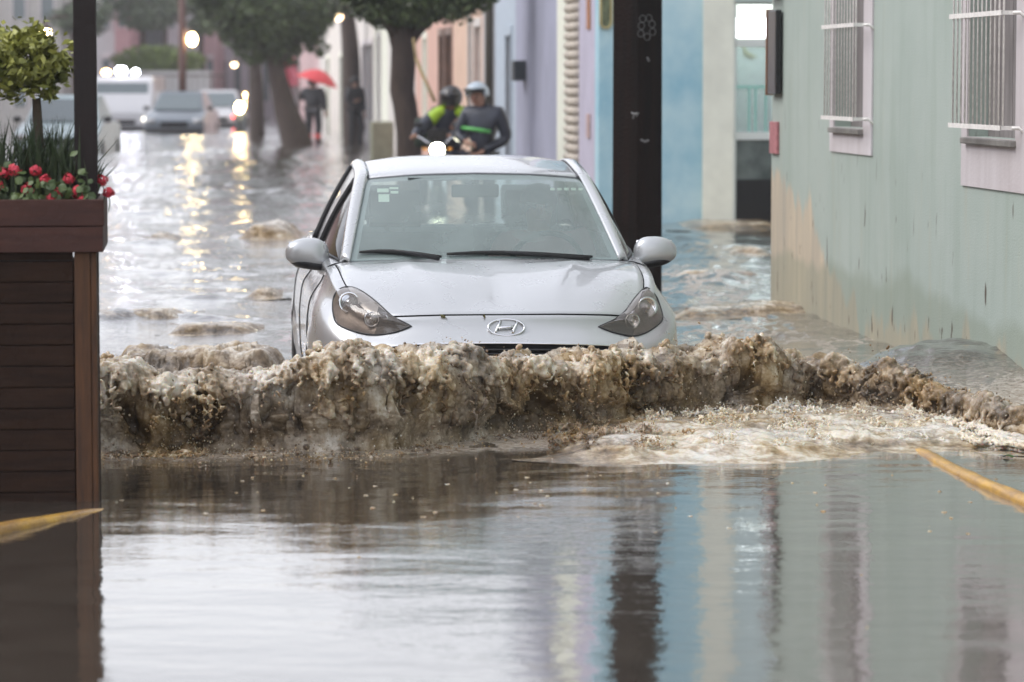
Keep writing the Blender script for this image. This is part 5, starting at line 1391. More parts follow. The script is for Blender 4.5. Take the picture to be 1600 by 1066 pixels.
tree('dark leaning street tree with dense low crown just behind the car roof', (bx, Y2),
     [(pX(640, Y2)-bx+.02, 0, -.5, .21), (pX(638, Y2)-bx, 0, pz(200, Y2), .17), (pX(628, Y2)-bx, .05, pz(140, Y2), .15), (pX(632, Y2)-bx, 0, pz(80, Y2), .155), (pX(622, Y2)-bx, .1, pz(30, Y2), .16), (pX(615, Y2)-bx, .1, 3.0, .09)],
     [[(pX(630, Y2)-bx, 0, pz(80, Y2), .11), (pX(655, Y2)-bx, .1, pz(45, Y2), .08), (pX(700, Y2)-bx, .2, pz(10, Y2), .05)], [(pX(625, Y2)-bx, 0, pz(60, Y2), .09), (pX(590, Y2)-bx, -.1, pz(15, Y2), .05)]],
     [((pX(x, Y2)-bx, dy, pz(y, Y2)), (r_, r_, r_*.8)) for x, y, r_, dy in ((600, 5, .42, 0), (575, 0, .36, .3), (655, 5, .42, -.2), (690, -5, .42, .3), (730, -10, .38, 0), (755, -22, .30, .2), (715, 22, .22, -.3), (560, -30, .4, .1), (640, -60, .6, 0), (700, -80, .6, .2), (600, -100, .6, 0), (660, -150, .6, 0), (720, -140, .4, .1), (620, 28, .25, 0), (745, -60, .4, 0))], 17000, .055, 3)
Y1 = 74; bx1 = pX(462, Y1)
tree('leaning grey brown street tree with a broad dark crown, beside the red umbrella', (bx1, Y1),
     [(.12, 0, -.5, .42), (0, 0, pz(215, Y1), .33), (pX(447, Y1)-bx1, 0, pz(170, Y1), .24), (pX(433, Y1)-bx1, 0, pz(110, Y1), .19), (pX(425, Y1)-bx1, .1, pz(50, Y1), .15), (pX(415, Y1)-bx1, 0, 3.6, .1)],
     [[(pX(432, Y1)-bx1, 0, pz(105, Y1), .13), (pX(470, Y1)-bx1, 0, pz(60, Y1), .08), (pX(500, Y1)-bx1, .2, pz(30, Y1), .05)], [(pX(430, Y1)-bx1, 0, pz(80, Y1), .12), (pX(380, Y1)-bx1, .2, pz(30, Y1), .06)]],
     [((pX(x, Y1)-bx1, dy, pz(y, Y1)), (r_, r_, r_*.8)) for x, y, r_, dy in ((320, -15, .5, 0), (345, 5, .6, .3), (385, 25, .75, 0), (420, 35, .8, -.3), (455, 45, .75, .2), (485, 30, .6, 0), (505, 10, .5, .3), (400, 75, .5, 0), (440, 82, .5, .1), (372, 55, .45, 0), (500, 75, .28, 0), (330, -50, .7, 0), (400, -60, .9, 0), (470, -60, .8, .3), (520, -30, .5, .1), (360, -100, .8, 0), (440, -120, .9, 0), (490, 55, .35, 0))], 21000, .085, 5)
Y3 = 86; bx3 = pX(402, Y3)
tree('slender straight tree trunk left of the leaning far tree', (bx3, Y3), [(0, 0, -.5, .24), (0, 0, 1, .19), (-.03, 0, 2.2, .15), (.05, 0, 3.4, .1)], [], blobset(0, 0, 3.5, 1.1, 1, .8, 8, 5), 3500, .09, 6)
Y4 = 79; bx4 = pX(550, Y4)
tree('upright dark tree behind the standing passer-by', (bx4, Y4), [(.05, 0, -.5, .26), (0, 0, 1, .24), (-.02, 0, 2.2, .22), (-.15, 0, 3.6, .16)], [], blobset(-.2, 0, 4.1, .9, .8, .5, 6, 8, (.4, .6)), 2500, .08, 7)

# ---------------------------------------------------------------- people
SKIN = mat('skin', (.36, .20, .14), .5)
def skin_mesh(name, joints, edges, m, parent=None, sub=2, root=0):
    """joints: (x,y,z,rx,ry)"""
    me = bpy.data.meshes.new(name); me.from_pydata([j[:3] for j in joints], edges, [])
    o = bpy.data.objects.new(name, me); col.objects.link(o)
    o.modifiers.new('skin', 'SKIN'); sv = me.skin_vertices[0].data if me.skin_vertices else None
    if sv is None:
        bpy.context.view_layer.objects.active = o; bpy.ops.mesh.customdata_skin_add() if hasattr(bpy.ops.mesh, 'customdata_skin_add') else None
        sv = me.skin_vertices[0].data
    for i, j in enumerate(joints):
        sv[i].radius = (j[3], j[4] if len(j) > 4 else j[3]); sv[i].use_root = (i == root)
    s = o.modifiers.new('sub', 'SUBSURF'); s.levels = sub; s.render_levels = sub
    dg = bpy.context.evaluated_depsgraph_get(); new = bpy.data.meshes.new_from_object(o.evaluated_get(dg)); new.name = name
    bpy.data.objects.remove(o)
    new.polygons.foreach_set('use_smooth', [True]*len(new.polygons)); new.materials.clear()
    return link(name, new, m, parent)
def person(label, loc, rz, P, jacket, trousers, h=1.72, legs=True, group=None, face=True, hair=None):
    """P: pose joints in metres (x right, y back, z up from the feet), facing -y"""
    J = []; E_ = []
    def j(p, r, r2=None): J.append((*p, r, r2 or r)); return len(J)-1
    pel = j(P['pelvis'], .13, .10); che = j(P['chest'], .145, .105); nk0 = j(P['neck'], .06); hd0 = j(P['head0'], .06); hd1 = j(P['head'], .088, .10); top = j(P['top'], .07, .08)
    E_ += [(pel, che), (che, nk0), (nk0, hd0), (hd0, hd1), (hd1, top)]
    for s in ('l', 'r'):
        sh = j(P['sh_'+s], .062); el = j(P['el_'+s], .042); wr = j(P['wr_'+s], .028, .024); pm = j(P['ha_'+s], .040, .020)
        E_ += [(che, sh), (sh, el), (el, wr), (wr, pm)]
        d = (Vector(P['ha_'+s])-Vector(P['wr_'+s])).normalized(); sd = d.cross(Vector((0, 1, .2))).normalized()
        for k, (off, ln) in enumerate(((-.030, .065), (-.010, .078), (.010, .075), (.030, .06))):
            b0 = Vector(P['ha_'+s])+sd*off+d*.02; f1 = b0+d*ln*.5+Vector((0, .012, 0)); f2 = b0+d*ln*.8+Vector((0, .035, -.01))
            i1 = j(f1, .009); i2 = j(f2, .008); E_ += [(pm, i1), (i1, i2)]
        t1 = j(Vector(P['wr_'+s])+d*.04+sd*(-.045 if s == 'l' else .045), .011); E_ += [(wr, t1)]
        hp = j(P['hip_'+s], .085); kn = j(P['kn_'+s], .06); an = j(P['an_'+s], .04); to = j(P['to_'+s], .035, .03)
        E_ += [(pel, hp), (hp, kn), (kn, an), (an, to)]
    body_ = skin_mesh('person', J, E_, SKIN, None, 2)
    body_.location = loc; body_.rotation_euler = (0, 0, rz); tag(body_, label, 'person', group)
    # face: nose, brow and lips on the front of the head
    if face:
        hx, hy, hz = P['head']; fm = MB()
        fm.ball((hx, hy-.105, hz-.01), (.014, .02, .024), 8, 6); fm.ball((hx, hy-.094, hz-.055), (.028, .012, .009), 8, 6)
        fm.build('nose_and_mouth', mat('lips', (.30, .13, .10), .5) if 'lips' not in bpy.data.materials else bpy.data.materials['lips'], body_)
        ey = MB(); ey.ball((hx-.032, hy-.092, hz+.012), .012, 8, 6); ey.ball((hx+.032, hy-.092, hz+.012), .012, 8, 6); ey.build('eyes', black_trim, body_)
    # jacket: torso and sleeves
    J = []; E_ = []
    hem = j(Vector(P['pelvis'])+Vector((0, 0, -.02)), .195, .15); che = j(P['chest'], .215, .15); nk = j(P['neck'], .085)
    wst = j((Vector(P['pelvis'])+Vector(P['chest']))/2, .175, .130)
    E_ += [(hem, wst), (wst, che), (che, nk)]
    for s in ('l', 'r'):
        sh = j(P['sh_'+s], .100); el = j(P['el_'+s], .078); wr = j(Vector(P['wr_'+s])*.93+Vector(P['el_'+s])*.07, .048); E_ += [(che, sh), (sh, el), (el, wr)]
    skin_mesh('jacket', J, E_, jacket, body_, 2)
    J = []; E_ = []
    pv = j(P['pelvis'], .150, .125)
    for s in ('l', 'r'):
        hp = j(P['hip_'+s], .10); kn = j(P['kn_'+s], .078); an = j(Vector(P['an_'+s])*.93+Vector(P['kn_'+s])*.07, .06); E_ += [(pv, hp), (hp, kn), (kn, an)]
    skin_mesh('trousers', J, E_, trousers, body_, 2)
    return body_
def stand_pose(**kw):
    P = dict(pelvis=(0, 0, .95), chest=(0, 0, 1.27), neck=(0, .01, 1.46), head0=(0, 0, 1.52), head=(0, -.01, 1.60), top=(0, 0, 1.68),
             sh_l=(-.19, 0, 1.40), el_l=(-.24, .03, 1.12), wr_l=(-.24, -.06, .88), ha_l=(-.24, -.08, .81), sh_r=(.19, 0, 1.40), el_r=(.24, .03, 1.12), wr_r=(.24, -.06, .88), ha_r=(.24, -.08, .81),
             hip_l=(-.09, 0, .90), kn_l=(-.10, -.01, .50), an_l=(-.10, .02, .09), to_l=(-.11, -.15, .04), hip_r=(.09, 0, .90), kn_r=(.10, -.01, .50), an_r=(.10, .02, .09), to_r=(.11, -.15, .04))
    P.update(kw); return P
m_navy = mat('dark_navy_rainwear', (.022, .026, .040), .35, vary=.4, vscale=4, bump=.6, bscale=9)
m_lime = mat('lime_rainwear', (.36, .55, .02), .45, vary=.25, vscale=5, bump=.5, bscale=9)
m_limeg = mat('green_reflective_band', (.10, .42, .10), .35, vary=.2)
m_black_cloth = mat('black_clothes', (.022, .022, .026), .7, vary=.3)
m_helm_w = mat('white_helmet', (.42, .50, .56), .3, coat=.6)
m_helm_k = mat('black_helmet', (.018, .015, .015), .35, coat=.5)
m_visor = mat('dark_visor', (.008, .008, .01), .12)
def helmet(parent, c, r, m, full, tilt=0):
    h_ = empty('helmet', (0, 0, 0)); h_.parent = parent
    bm = bmesh.new(); bmesh.ops.create_uvsphere(bm, u_segments=28, v_segments=18, radius=1)
    for v_ in bm.verts:
        x, y, z = v_.co; v_.co = Vector((x*r, y*r*1.16, z*r*1.02))
    if not full:
        bmesh.ops.delete(bm, geom=[f for f in bm.faces if f.calc_center_median().z < -.2*r or (f.calc_center_median().z < .30*r and f.calc_center_median().y < -.45*r)], context='FACES')
    else:
        bmesh.ops.delete(bm, geom=[f for f in bm.faces if f.calc_center_median().z < -.75*r], context='FACES')
    me = bpy.data.meshes.new('shell'); bm.to_mesh(me); bm.free(); me.polygons.foreach_set('use_smooth', [True]*len(me.polygons))
    o = link('shell', me, m, h_); o.location = c; s_ = o.modifiers.new('s', 'SOLIDIFY'); s_.thickness = .012
    if full:
        v_ = MB(); v_.ball((c[0], c[1]-.012, c[2]+.012), (r*.93, r*1.17, r*.36), 20, 8); v_.build('visor', m_visor, h_)
    else:
        v_ = MB(); pts_ = [Vector((c[0]+r*1.02*math.sin(a_), c[1]-r*1.17*math.cos(a_)-.015, c[2]+.33*r)) for a_ in np.linspace(-1.1, 1.1, 12)]
        v_.tube(pts_, [.012]*12, n=6, flat=1.4); v_.build('peak', m_visor, h_)
        MB().tube([(c[0]-r*.9, c[1], c[2]-.1*r), (c[0]-r*.7, c[1]-.02, c[2]-r*1.05), (c[0], c[1]-.05, c[2]-r*1.25), (c[0]+r*.7, c[1]-.02, c[2]-r*1.05), (c[0]+r*.9, c[1], c[2]-.1*r)], .010, n=6).build('strap', rubber, h_)
    return h_
# rider in the lime jacket, sitting astride the motorcycle
Yr = 37.0
bike_x = pX(684, Yr)
gz = -.30
Pr = stand_pose(pelvis=(.10, .55, .98), chest=(.14, .42, 1.30), neck=(.14, .36, 1.48), head0=(.145, .34, 1.53), head=(.15, .31, 1.62), top=(.15, .33, 1.71),
    sh_l=(-.05, .40, 1.42), el_l=(-.22, .22, 1.22), wr_l=(-.27, -.02, 1.17), ha_l=(-.28, -.08, 1.17), sh_r=(.32, .38, 1.42), el_r=(.34, .18, 1.20), wr_r=(.12, .0, 1.18), ha_r=(.06, -.03, 1.18),
    hip_l=(0, .52, .92), kn_l=(-.16, .18, .72), an_l=(-.20, .30, .30), to_l=(-.22, .14, .24), hip_r=(.20, .52, .92), kn_r=(.34, .18, .72), an_r=(.36, .30, .30), to_r=(.38, .14, .24))
r1 = person('motorcyclist in black helmet and lime shouldered rain jacket gripping the handlebars', (bike_x, Yr, gz), .0, Pr, m_navy, m_navy)
helmet(r1, (.15, .33, 1.625), .135, m_helm_k, True)
for s in (-1, 1):
    J = [(.14+s*.03, .35, 1.475, .085, .07), (.14+s*.12, .37, 1.45, .098, .085), (.14+s*.20, .36, 1.39, .100, .09)]
    if s < 0: J.append((-.13, .31, 1.31, .082, .08))
    skin_mesh('shoulder_panel', J, [(i, i+1) for i in range(len(J)-1)], m_lime, r1, 2)
# companion in navy with the white helmet
cx2 = pX(752, 36.6)-0
Pc = stand_pose(chest=(.03, 0, 1.28), sh_l=(-.17, -.02, 1.42), sh_r=(.22, .02, 1.42), el_l=(-.25, -.10, 1.16), wr_l=(-.08, -.24, 1.10), ha_l=(-.02, -.27, 1.08), el_r=(.30, .05, 1.13), wr_r=(.05, -.14, .98), ha_r=(-.03, -.18, .94),
    head=(-.04, -.03, 1.60), head0=(-.01, 0, 1.52), top=(-.05, -.02, 1.68))
r2 = person('man in navy rain jacket with green chest band and open white helmet', (cx2, 36.6, -.28), R(-22), Pc, m_navy, m_navy)
helmet(r2, (-.045, -.01, 1.645), .138, m_helm_w, False)
bn_ = MB(); bn_.tube([(-.20, -.11, 1.26), (-.10, -.155, 1.25), (.03, -.165, 1.235), (.17, -.135, 1.215)], [.026, .030, .030, .026], n=8, flat=.8); bn_.build('reflective_band', m_limeg, r2)
skin_mesh('hood', [(-.10, .06, 1.47, .05, .05), (0, .09, 1.48, .07, .06), (.12, .06, 1.46, .05, .05)], [(0, 1), (1, 2)], m_navy, r2, 2)
# motorcycle seen from the front
mc = empty('motorcycle', (bike_x, Yr, gz), 0, 'motorcycle with its headlamp lit, mostly hidden behind the car roof', 'motorcycle')
Mx = Matrix.Rotation(math.pi/2, 4, 'Y')
for yy in (-.25, 1.05):
    wl = MB(); wl.tube([(0, yy+.27*math.cos(2*math.pi*k/28), .30+.27*math.sin(2*math.pi*k/28)) for k in range(28)], .05, n=8, closed=True); w1 = wl.build('tyre', rubber, mc)
    MB().lathe([(.03, -.03), (.22, -.015), (.22, .015), (.03, .03)], (0, yy, .30), 20, Mx).build('rim', dark_metal, mc)
MB().tube([(-.08, -.25, .30), (-.08, -.05, .95)], .025).tube([(.08, -.25, .30), (.08, -.05, .95)], .025).build('fork', chrome, mc)
MB().tube([(-.30, .02, 1.16), (-.22, -.05, 1.17), (-.08, -.04, 1.08), (.08, -.04, 1.08), (.16, -.06, 1.16), (.30, .02, 1.16)], .014).build('handlebar', chrome, mc)
MB().ball((0, .30, .88), (.14, .26, .13)).build('fuel_tank', mat('dark_blue_tank', (.03, .04, .09), .25, coat=.7), mc)
MB().box((-.12, .50, .80), (.14, 1.05, .90)).build('saddle', rubber, mc, bevel=.04)
MB().box((-.10, .15, .38), (.10, .60, .75)).build('engine', dark_metal, mc, bevel=.04)
MB().tube([(-.12, .3, .4), (-.14, .8, .38), (-.14, 1.2, .45)], .035).build('exhaust', chrome, mc)
m_lampW = mat('lit_headlamp', (1, .98, .85), .3, emit=(1, .97, .72), estr=26)
hb = MB(); hb.lathe([(.02, .12), (.07, .09), (.092, 0), (.090, -.01)], (0, -.14, 1.02), 24, Matrix.Rotation(math.pi/2, 4, 'X') @ Matrix.Scale(-1, 4, (0, 0, 1))); hb.build('headlamp_shell', dark_metal, mc)
MB().ball((0, -.155, 1.02), (.080, .022, .080), 20, 10).build('headlamp', m_lampW, mc)
MB().box((-.11, -.16, 1.13), (.11, -.15, 1.26), Matrix.Identity(4)).build('fly_screen', g_side, mc, bevel=.004)
for s in (-1, 1):
    MB().tube([(s*.18, -.03, 1.16), (s*.22, -.06, 1.29)], .006).ball((s*.22, -.07, 1.31), (.055, .02, .035), 12, 8).build('mirror', black_trim, mc)
    MB().ball((s*.15, -.12, 1.03), (.03, .03, .022), 10, 6).build('indicator', mat('amber', (.6, .25, .03), .3) if s < 0 else bpy.data.materials['amber'], mc)
tcx = MB().box((-.30, .95, 1.02), (.06, 1.32, 1.38)).build('top_case', mat('dark_green_case', (.02, .035, .022), .5), mc, bevel=.05, seg=3)

# pedestrian under the red umbrella
Yu = 84.0
Pp = stand_pose(el_r=(.28, -.05, 1.18), wr_r=(.14, -.16, 1.30), ha_r=(.12, -.18, 1.36), kn_l=(-.09, -.08, .50), an_l=(-.08, -.02, .09), to_l=(-.09, -.18, .05))
p1 = person('pedestrian in black under a red umbrella wearing red boots', (pX(490, Yu), Yu, -.18), R(160), Pp, m_black_cloth, m_black_cloth, face=False)
p1.scale = (1.3, 1.25, 1.0)
m_boot = mat('red_boots', (.55, .05, .04), .4)
for s in ('l', 'r'):
    k_, a_, t_ = Vector(Pp['kn_'+s]), Vector(Pp['an_'+s]), Vector(Pp['to_'+s])
    skin_mesh('boot', [(*(a_*.45+k_*.55), .085), (*a_, .075), (*t_, .06, .05)], [(0, 1), (1, 2)], m_boot, p1, 2)
MB().ball((0, .02, 1.64), (.105, .115, .11), 14, 10).build('hair', rubber, p1)
um = empty('umbrella', (pX(492, Yu)-.05, Yu, 1.28), 0, 'open red umbrella held by the pedestrian in black', 'umbrella')
uc = MB(); vs = []; fs = []; n = 24
Mt = Matrix.Translation((.12, 0, .17)) @ Matrix.Rotation(R(18), 4, 'Y')
for i in range(7):
    r_ = .58*i/6
    for k in range(n):
        rr = r_*(1-.05*(1-abs(math.cos(4*2*math.pi*k/n)))*(i/6)); vs.append(Mt @ Vector((rr*math.cos(2*math.pi*k/n), rr*math.sin(2*math.pi*k/n), .34*(1-(i/6)**1.9)+(.015*abs(math.sin(4*2*math.pi*k/n)) if i == 6 else 0))))
for i in range(6):
    for k in range(n): fs.append((i*n+k, i*n+(k+1) % n, (i+1)*n+(k+1) % n, (i+1)*n+k))
uc.add(vs, fs, True); uo = uc.build('canopy', mat('red_umbrella_cloth', (.62, .06, .07), .5), um); s_ = uo.modifiers.new('s', 'SOLIDIFY'); s_.thickness = .004
MB().tube([Mt @ Vector((0, 0, .33)), Mt @ Vector((0, 0, .0)), (.02, 0, -.25)], .008, n=6).build('shaft', chrome, um)
# dark passer-by standing by the wall
p2 = person('passer-by in dark clothes standing against the white houses', (pX(555, 78), 78, -.15), R(35), stand_pose(el_l=(-.27, -.08, 1.15), wr_l=(-.12, -.22, 1.15), ha_l=(-.07, -.25, 1.17), kn_r=(.14, -.12, .50), an_r=(.12, .05, .1), to_r=(.12, -.11, .05)), m_black_cloth, m_black_cloth, face=False)
MB().ball((0, .02, 1.64), (.105, .115, .12), 14, 10).build('hair', rubber, p2)
# driver and passenger behind the misted glass
def seated(x, label, jm):
    P = stand_pose(pelvis=(0, .05, .62), chest=(0, .10, .93), neck=(0, .10, 1.10), head0=(0, .08, 1.16), head=(0, .06, 1.24), top=(0, .07, 1.32), sh_l=(-.18, .08, 1.04), sh_r=(.18, .08, 1.04),
        el_l=(-.22, -.10, .86), el_r=(.22, -.10, .86), wr_l=(-.15, -.28, .95), wr_r=(.15, -.28, .95), ha_l=(-.13, -.33, .98), ha_r=(.13, -.33, .98), hip_l=(-.10, .02, .60), hip_r=(.10, .02, .60), kn_l=(-.12, -.42, .62), kn_r=(.12, -.42, .62), an_l=(-.12, -.55, .28), an_r=(.12, -.55, .28), to_l=(-.12, -.65, .24), to_r=(.12, -.65, .24))
    Mw = Matrix.Translation((car_p.x, car_p.y, BEDZ)) @ Matrix.Rotation(CAR_YAW, 4, 'Z')
    pp = person(label, Mw @ Vector((x, 1.98, 0)), CAR_YAW, P, jm, m_black_cloth)
    MB().ball((0, .085, 1.275), (.100, .105, .095), 16, 10).build('hair', rubber, pp)
    return pp
seated(.36, 'driver seated at the wheel behind the misted windscreen', mat('dusty_pink_shirt', (.40, .22, .22), .8))

# ---------------------------------------------------------------- far vehicles
m_tlr = mat('red_tail_lamp', (.6, .02, .02), .3, emit=(1, .05, .04), estr=5)
m_hl_off = mat('unlit_lamp_glass', (.5, .5, .5), .15, metal=.4)
m_wind = mat('far_car_glass', (.12, .15, .16), .08, spec=.8)
def far_car(label, x, Y, wd, ht, pm, rz=0.0, kind='car', lit=None, tail=False, van=False, plate=True):
    """a car seen end on; wd, ht real size; z measured from the road"""
    e = empty('parked_'+kind if False else kind, (pX(x, Y), Y, BEDZ+.05), rz, label, kind, 'vehicles at the far end of the street')
    hw = wd/2
    if van: prof = [(0, .25), (0, .85), (.10, 1.05), (.55, ht-.15), (.80, ht), (4.4, ht), (4.6, ht-.1), (4.7, .9), (4.7, .25)]
    else: prof = [(0, .25), (0, .62), (.06, .72), (.25, .80), (1.0, .95), (1.0, .95), (3.3, .97), (4.0, .92), (4.1, .6), (4.1, .25)]
    def loft(pr, w0, w1, nm, m_, y_off=0):
        vs = []; fs = []; n = len(pr)
        for sx, k in ((-1, 0), (1, 1)):
            for (y, z) in pr: vs.append((sx*(hw*(w0 if z < .8 else w1)), y, z))
        fs = [tuple(range(n-1, -1, -1)), tuple(range(n, 2*n))]+[(i, (i+1) % n, (i+1) % n+n, i+n) for i in range(n)]
        return MB().add(vs, fs).build(nm, m_, e, bevel=.05, seg=3)
    if van:
        loft(prof, 1, .96, 'body', pm)
        MB().add([(-hw*.84, .18-.03, 1.08), (hw*.84, .18-.03, 1.08), (hw*.80, .52-.03, ht-.2), (-hw*.80, .52-.03, ht-.2)], [(0, 1, 2, 3)]).build('windscreen', m_wind, e)
    else:
        loft(prof, 1, .97, 'body', pm)
        gh = []
        vs = []
        for (y, z, w_) in ((.95, .93, .90), (1.75, ht, .70), (3.0, ht, .70), (3.7, .95, .86)):
            vs += [(-hw*w_, y, z), (hw*w_, y, z)]
        MB().add(vs, [(0, 1, 3, 2), (2, 3, 5, 4), (4, 5, 7, 6), (0, 2, 4, 6), (1, 7, 5, 3), (0, 6, 7, 1)]).build('cabin', pm, e, bevel=.04, seg=3)
        MB().add([(-hw*.80, 1.0-.035, .985), (hw*.80, 1.0-.035, .985), (hw*.64, 1.66-.035, ht-.07), (-hw*.64, 1.66-.035, ht-.07)], [(0, 1, 2, 3)]).build('windscreen', m_wind, e)
    gr = MB(); gr.box((-hw*.45, -.012, .50), (hw*.45, -.002, .64)); gr.build('grille', m_arch, e)
    bp_ = MB(); bp_.box((-hw*.97, -.06, .28), (hw*.97, -.003, .46)); bp_.build('bumper', black_trim, e, bevel=.02)
    for s in (-1, 1):
        lm = (m_tlr if tail else (lit if lit else m_hl_off))
        MB().ball((s*hw*.78, .0, .66), (.14, .05, .075), 12, 8).build('headlight' if not tail else 'tail_light', lm, e)
        MB().ball((s*hw*1.08, 1.05, 1.02), (.10, .05, .07), 10, 6).build('mirror', black_trim, e)
        for yc in (.75, 3.3): 
            MB().lathe([(.05, -.10), (.30, -.10), (.31, 0), (.30, .10), (.05, .10)], (s*(hw-.10), yc, .30), 20, Matrix.Rotation(math.pi/2, 4, 'Y')).build('wheel', rubber, e)
    return e
m_gcar = mat('blue_grey_car_paint', (.13, .155, .18), .3, coat=.6)
m_wcar = mat('white_car_paint', (.55, .55, .57), .35, coat=.5)
m_ccar = mat('pale_cyan_car_paint', (.38, .48, .50), .35, coat=.5)
m_warm = mat('warm_lamp', (1, .8, .4), .3, emit=(1, .74, .34), estr=30)
m_flash = mat('flashing_lamp', (1, 1, 1), .3, emit=(.85, .86, 1), estr=26)
m_flash2 = mat('amber_flashing_lamp', (1, .8, .5), .3, emit=(1, .62, .25), estr=12)
far_car('blue grey hatchback facing the camera in the flooded street', 273, 92, 1.72, 1.50, m_gcar, -.02)
e = far_car('white van with bright roof lights left of the grey hatchback', 190, 96, 1.95, 1.95, m_wcar, .02, 'van', van=True, lit=mat('dim_headlamp', (1, .95, .8), .3, emit=(1, .95, .82), estr=1.6))
MB().box((-.7, .95, 1.96), (.55, 1.1, 2.0)).build('light_bar', black_trim, e); MB().ball((-.52, 1.0, 2.06), (.13, .10, .09)).build('amber_roof_light', m_flash2, e); MB().ball((-.08, 1.0, 2.10), (.16, .10, .13)).build('white_roof_light', m_flash, e); MB().ball((.36, 1.0, 2.06), (.10, .09, .09)).build('white_roof_light', m_flash, e)
far_car('pale car with red tail lamps right of the grey hatchback', 338, 103, 1.72, 1.50, m_wcar, .05, tail=True)
far_car('pale cyan car glimpsed behind the planter foliage', 88, 66, 1.75, 1.52, m_ccar, .0)
# scooter with the blazing headlamp
sc_ = empty('scooter', (pX(376, 94), 94, BEDZ), 0, 'scooter with a dazzling yellow headlamp at the far end of the street', 'scooter')
MB().tube([(0, -.1, .25), (0, .1, 1.0)], .05).build('steering_column', black_trim, sc_)
MB().tube([(-.28, .12, 1.02), (0, .05, 1.05), (.28, .12, 1.02)], .02).build('handlebar', black_trim, sc_)
MB().box((-.17, -.02, .35), (.17, .06, .95)).build('leg_shield', m_gcar, sc_, bevel=.03)
MB().box((-.15, .55, .45), (.15, 1.2, .78)).build('seat', rubber, sc_, bevel=.05)
for yy in (-.15, 1.0): MB().tube([(0, yy+.2*math.cos(2*math.pi*k/20), .24+.2*math.sin(2*math.pi*k/20)) for k in range(20)], .05, n=8, closed=True).build('wheel', rubber, sc_)
MB().ball((0, -.08, 1.08), (.13, .06, .16), 16, 10).build('headlamp', m_warm, sc_)
MB().ball((.16, -.04, 1.46), (.05, .04, .06), 10, 8).tube([(.16, -.02, 1.05), (.16, -.02, 1.42)], .01).build('indicator', m_flash2, sc_)

# ---------------------------------------------------------------- lamps, poles, hedge and buildings closing the view
lp = empty('street_lamp', (pX(287, 98), 98, 0), 0, 'tall brown street pole with a glowing yellow lamp', 'street lamp')
MB().tube([(0, 0, -.5), (0, 0, 5.5)], [.13, .10], n=10).build('pole', mat('brown_pole', (.09, .04, .03), .6), lp)
MB().tube([(0, 0, 2.95), (.15, 0, 3.05), (.30, 0, 2.95)], .025).build('bracket', m_rust, lp)
MB().ball((.30, 0, 2.74), (.14, .14, .19), 14, 10).build('lamp', m_warm, lp)
def wall_lamp(label, x, y, Y, r=.12, m=m_warm):
    e = empty('wall_lamp', at(x, y, Y), 0, label, 'lamp', 'warm wall lamps along the street')
    MB().ball((0, 0, 0), r, 12, 8).build('bulb', m, e); MB().lathe([(.02, .22), (r*1.3, .08), (r*1.35, .05)], n=14).build('shade', m_rust, e); MB().tube([(0, 0, .2), (.15, .1, .3), (.4, .2, .3)], .02).build('arm', m_rust, e)
wall_lamp('warm lamp glowing under the leaves near the upright dark tree', 529, 26, 76, .10, mat('soft_warm_lamp', (1, .8, .5), .3, emit=(1, .72, .42), estr=6))
wall_lamp('yellow lamp glowing behind the clipped shrub in the planter', 71, 51, 60, .09)
wall_lamp('small yellow lamp at the edge of the far tree crown', 366, 101, 100, .09, bpy.data.materials['soft_warm_lamp'])
hg = MB(); leaf_cloud(hg, 3200, (0, 0, 0), (1.7, .6, .55), .09, 71, hollow=.1)
ho = empty('hedge', (pX(250, 112), 112, pz(95, 112)), 0, 'clipped yellow green hedge above the railing at the end of the street', 'hedge'); hg.build('foliage', leaf_mat('hedge_leaves', (.10, .15, .03), (.20, .26, .06)), ho, fix=False)
MB().box((-1.8, -.5, -2.8), (1.8, .5, -.35)).build('hedge_box', mat('pale_plinth', (.45, .45, .45), .7), ho)
fn = empty('railing', (pX(262, 108), 108, 0), 0, 'dark metal railing in front of the far hedge', 'railing')
f_ = MB()
for k in range(19): f_.tube([(-1.9+k*.21, 0, -.4), (-1.9+k*.21, 0, 1.65)], .012, n=5)
f_.box((-1.95, -.02, 1.62), (1.95, .02, 1.68)).box((-1.95, -.02, .9), (1.95, .02, .95)); f_.build('bars', m_rust, fn)
def far_building(label, x0, x1, Y, h, m, cols_=4, rows=2, door=True, dpt=8):
    xa, xb = pX(x0, Y), pX(x1, Y); wd = xb-xa
    e = empty('building', (xa, Y, 0), 0, label, 'building', 'buildings closing the end of the street')
    w_ = MB(); w_.box((0, 0, -.6), (wd, dpt, h)); w_.build('wall', m, e)
    MB().box((-.1, -.12, h+.002), (wd+.1, dpt, h+.25)).build('cornice', m_white_paint, e)
    sp = wd/cols_
    for r_ in range(rows):
        for c in range(cols_):
            z0 = .6+r_*3.0
            if z0+1.6 > h: continue
            wn = MB().box((sp*(c+.28), -.03, z0), (sp*(c+.72), -.002, z0+1.7)).build('window', m_wind, e)
            fr = MB(); fr.box((sp*(c+.22), -.06, z0-.1), (sp*(c+.28), -.002, z0+1.8)).box((sp*(c+.72), -.06, z0-.1), (sp*(c+.78), -.002, z0+1.8)).box((sp*(c+.22), -.07, z0+1.8), (sp*(c+.78), -.002, z0+1.95)); fr.build('frame', m_white_paint, wn)
    return e
far_building('pale grey white building above the van roof', 100, 182, 128, 7.5, mat('far_white', (.50, .49, .50), .8, vary=.1), 3, 2)
far_building('narrow rose coloured building behind the van', 182, 206, 127, 7.0, mat('far_rose', (.42, .24, .25), .8, vary=.1), 1, 2)
far_building('grey green building behind the far trees', 206, 262, 132, 7.0, mat('far_grey', (.24, .27, .28), .8, vary=.1), 2, 2)
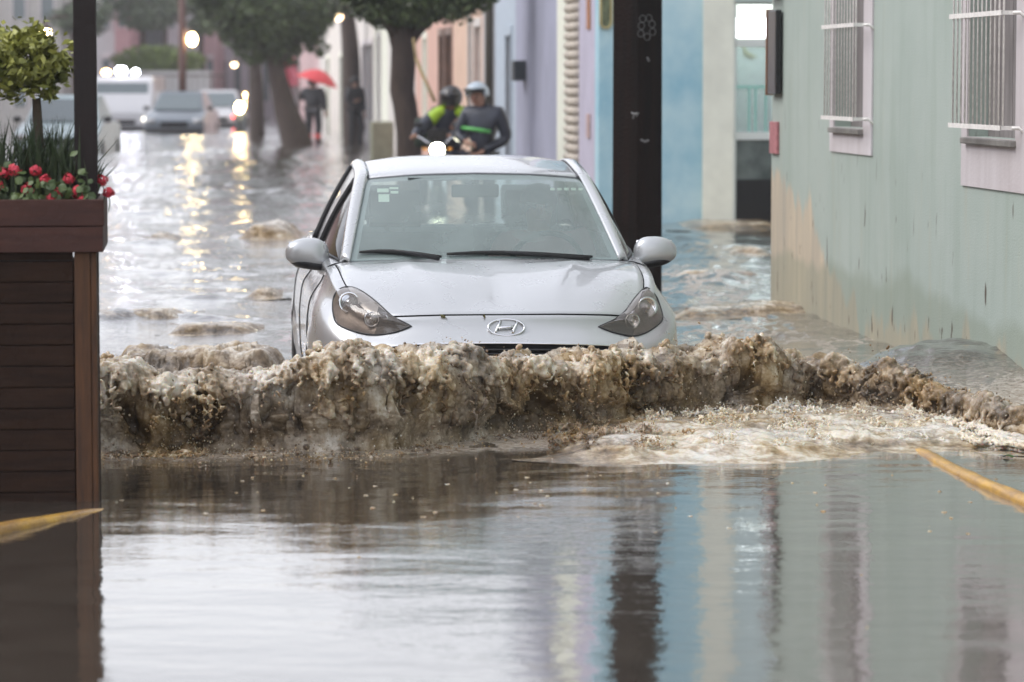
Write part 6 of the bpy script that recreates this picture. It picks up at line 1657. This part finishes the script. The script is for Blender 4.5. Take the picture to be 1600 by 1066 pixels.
far_building('pale building with tall windows behind the brown street pole', 262, 300, 130, 6.0, mat('far_pale', (.48, .45, .47), .8, vary=.1), 2, 2)
far_building('pink building right of the brown street pole', 300, 340, 134, 6.5, mat('far_pink', (.50, .33, .34), .8, vary=.1), 2, 2)
far_building('pale lavender building at the vanishing end of the street', 340, 450, 138, 6.0, mat('far_lav', (.50, .46, .50), .8, vary=.1), 5, 2)
far_building('pale building with a wide arch behind the planter', -120, 100, 110, 6.5, mat('far_beige', (.42, .40, .38), .8, vary=.1), 5, 2)
for (x, Y, lab, s) in ((228, 118, 'tall dark tree in front of the grey green building', 1), (262, 121, 'slim tree by the railing before the pale building', .7), (318, 116, 'small tree behind the pale car with red tail lamps', .7), (120, 110, 'tree hanging over the pale building behind the planter post', .9)):
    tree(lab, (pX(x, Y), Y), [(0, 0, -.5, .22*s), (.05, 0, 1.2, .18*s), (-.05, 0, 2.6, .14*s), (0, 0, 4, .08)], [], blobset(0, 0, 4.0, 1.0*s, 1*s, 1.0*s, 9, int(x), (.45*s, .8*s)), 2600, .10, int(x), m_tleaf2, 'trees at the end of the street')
# slanting stay pole beside the leaning tree
sp_ = MB().tube([at(650, 92, 39.6), at(664, 125, 39.2), at(679, 158, 39.0)], .022, n=8).tube([at(650, 92, 39.6), at(646, 60, 39.8)], .018, n=6)
so_ = sp_.build('stay_pole', mat('yellowed_wood', (.30, .22, .10), .6)); tag(so_, 'thin yellowish pole leaning from the dark tree trunk towards the riders', 'pole')

# ---------------------------------------------------------------- rain haze filling the street
hz = bpy.data.materials.new('rain_haze'); hz.use_nodes = True; hn = hz.node_tree; hn.nodes.clear()
ho_ = hn.nodes.new('ShaderNodeOutputMaterial'); hv_ = hn.nodes.new('ShaderNodeVolumePrincipled')
hv_.inputs['Color'].default_value = (.93, .93, .97, 1); hv_.inputs['Density'].default_value = .0008; hv_.inputs['Anisotropy'].default_value = .2
hn.links.new(hv_.outputs[0], ho_.inputs['Volume'])
hzo = MB().box((-450, -70, -1.5), (450, 950, 14)).build('haze', hz); tag(hzo, kind='stuff')
sc.cycles.volume_bounces = 1
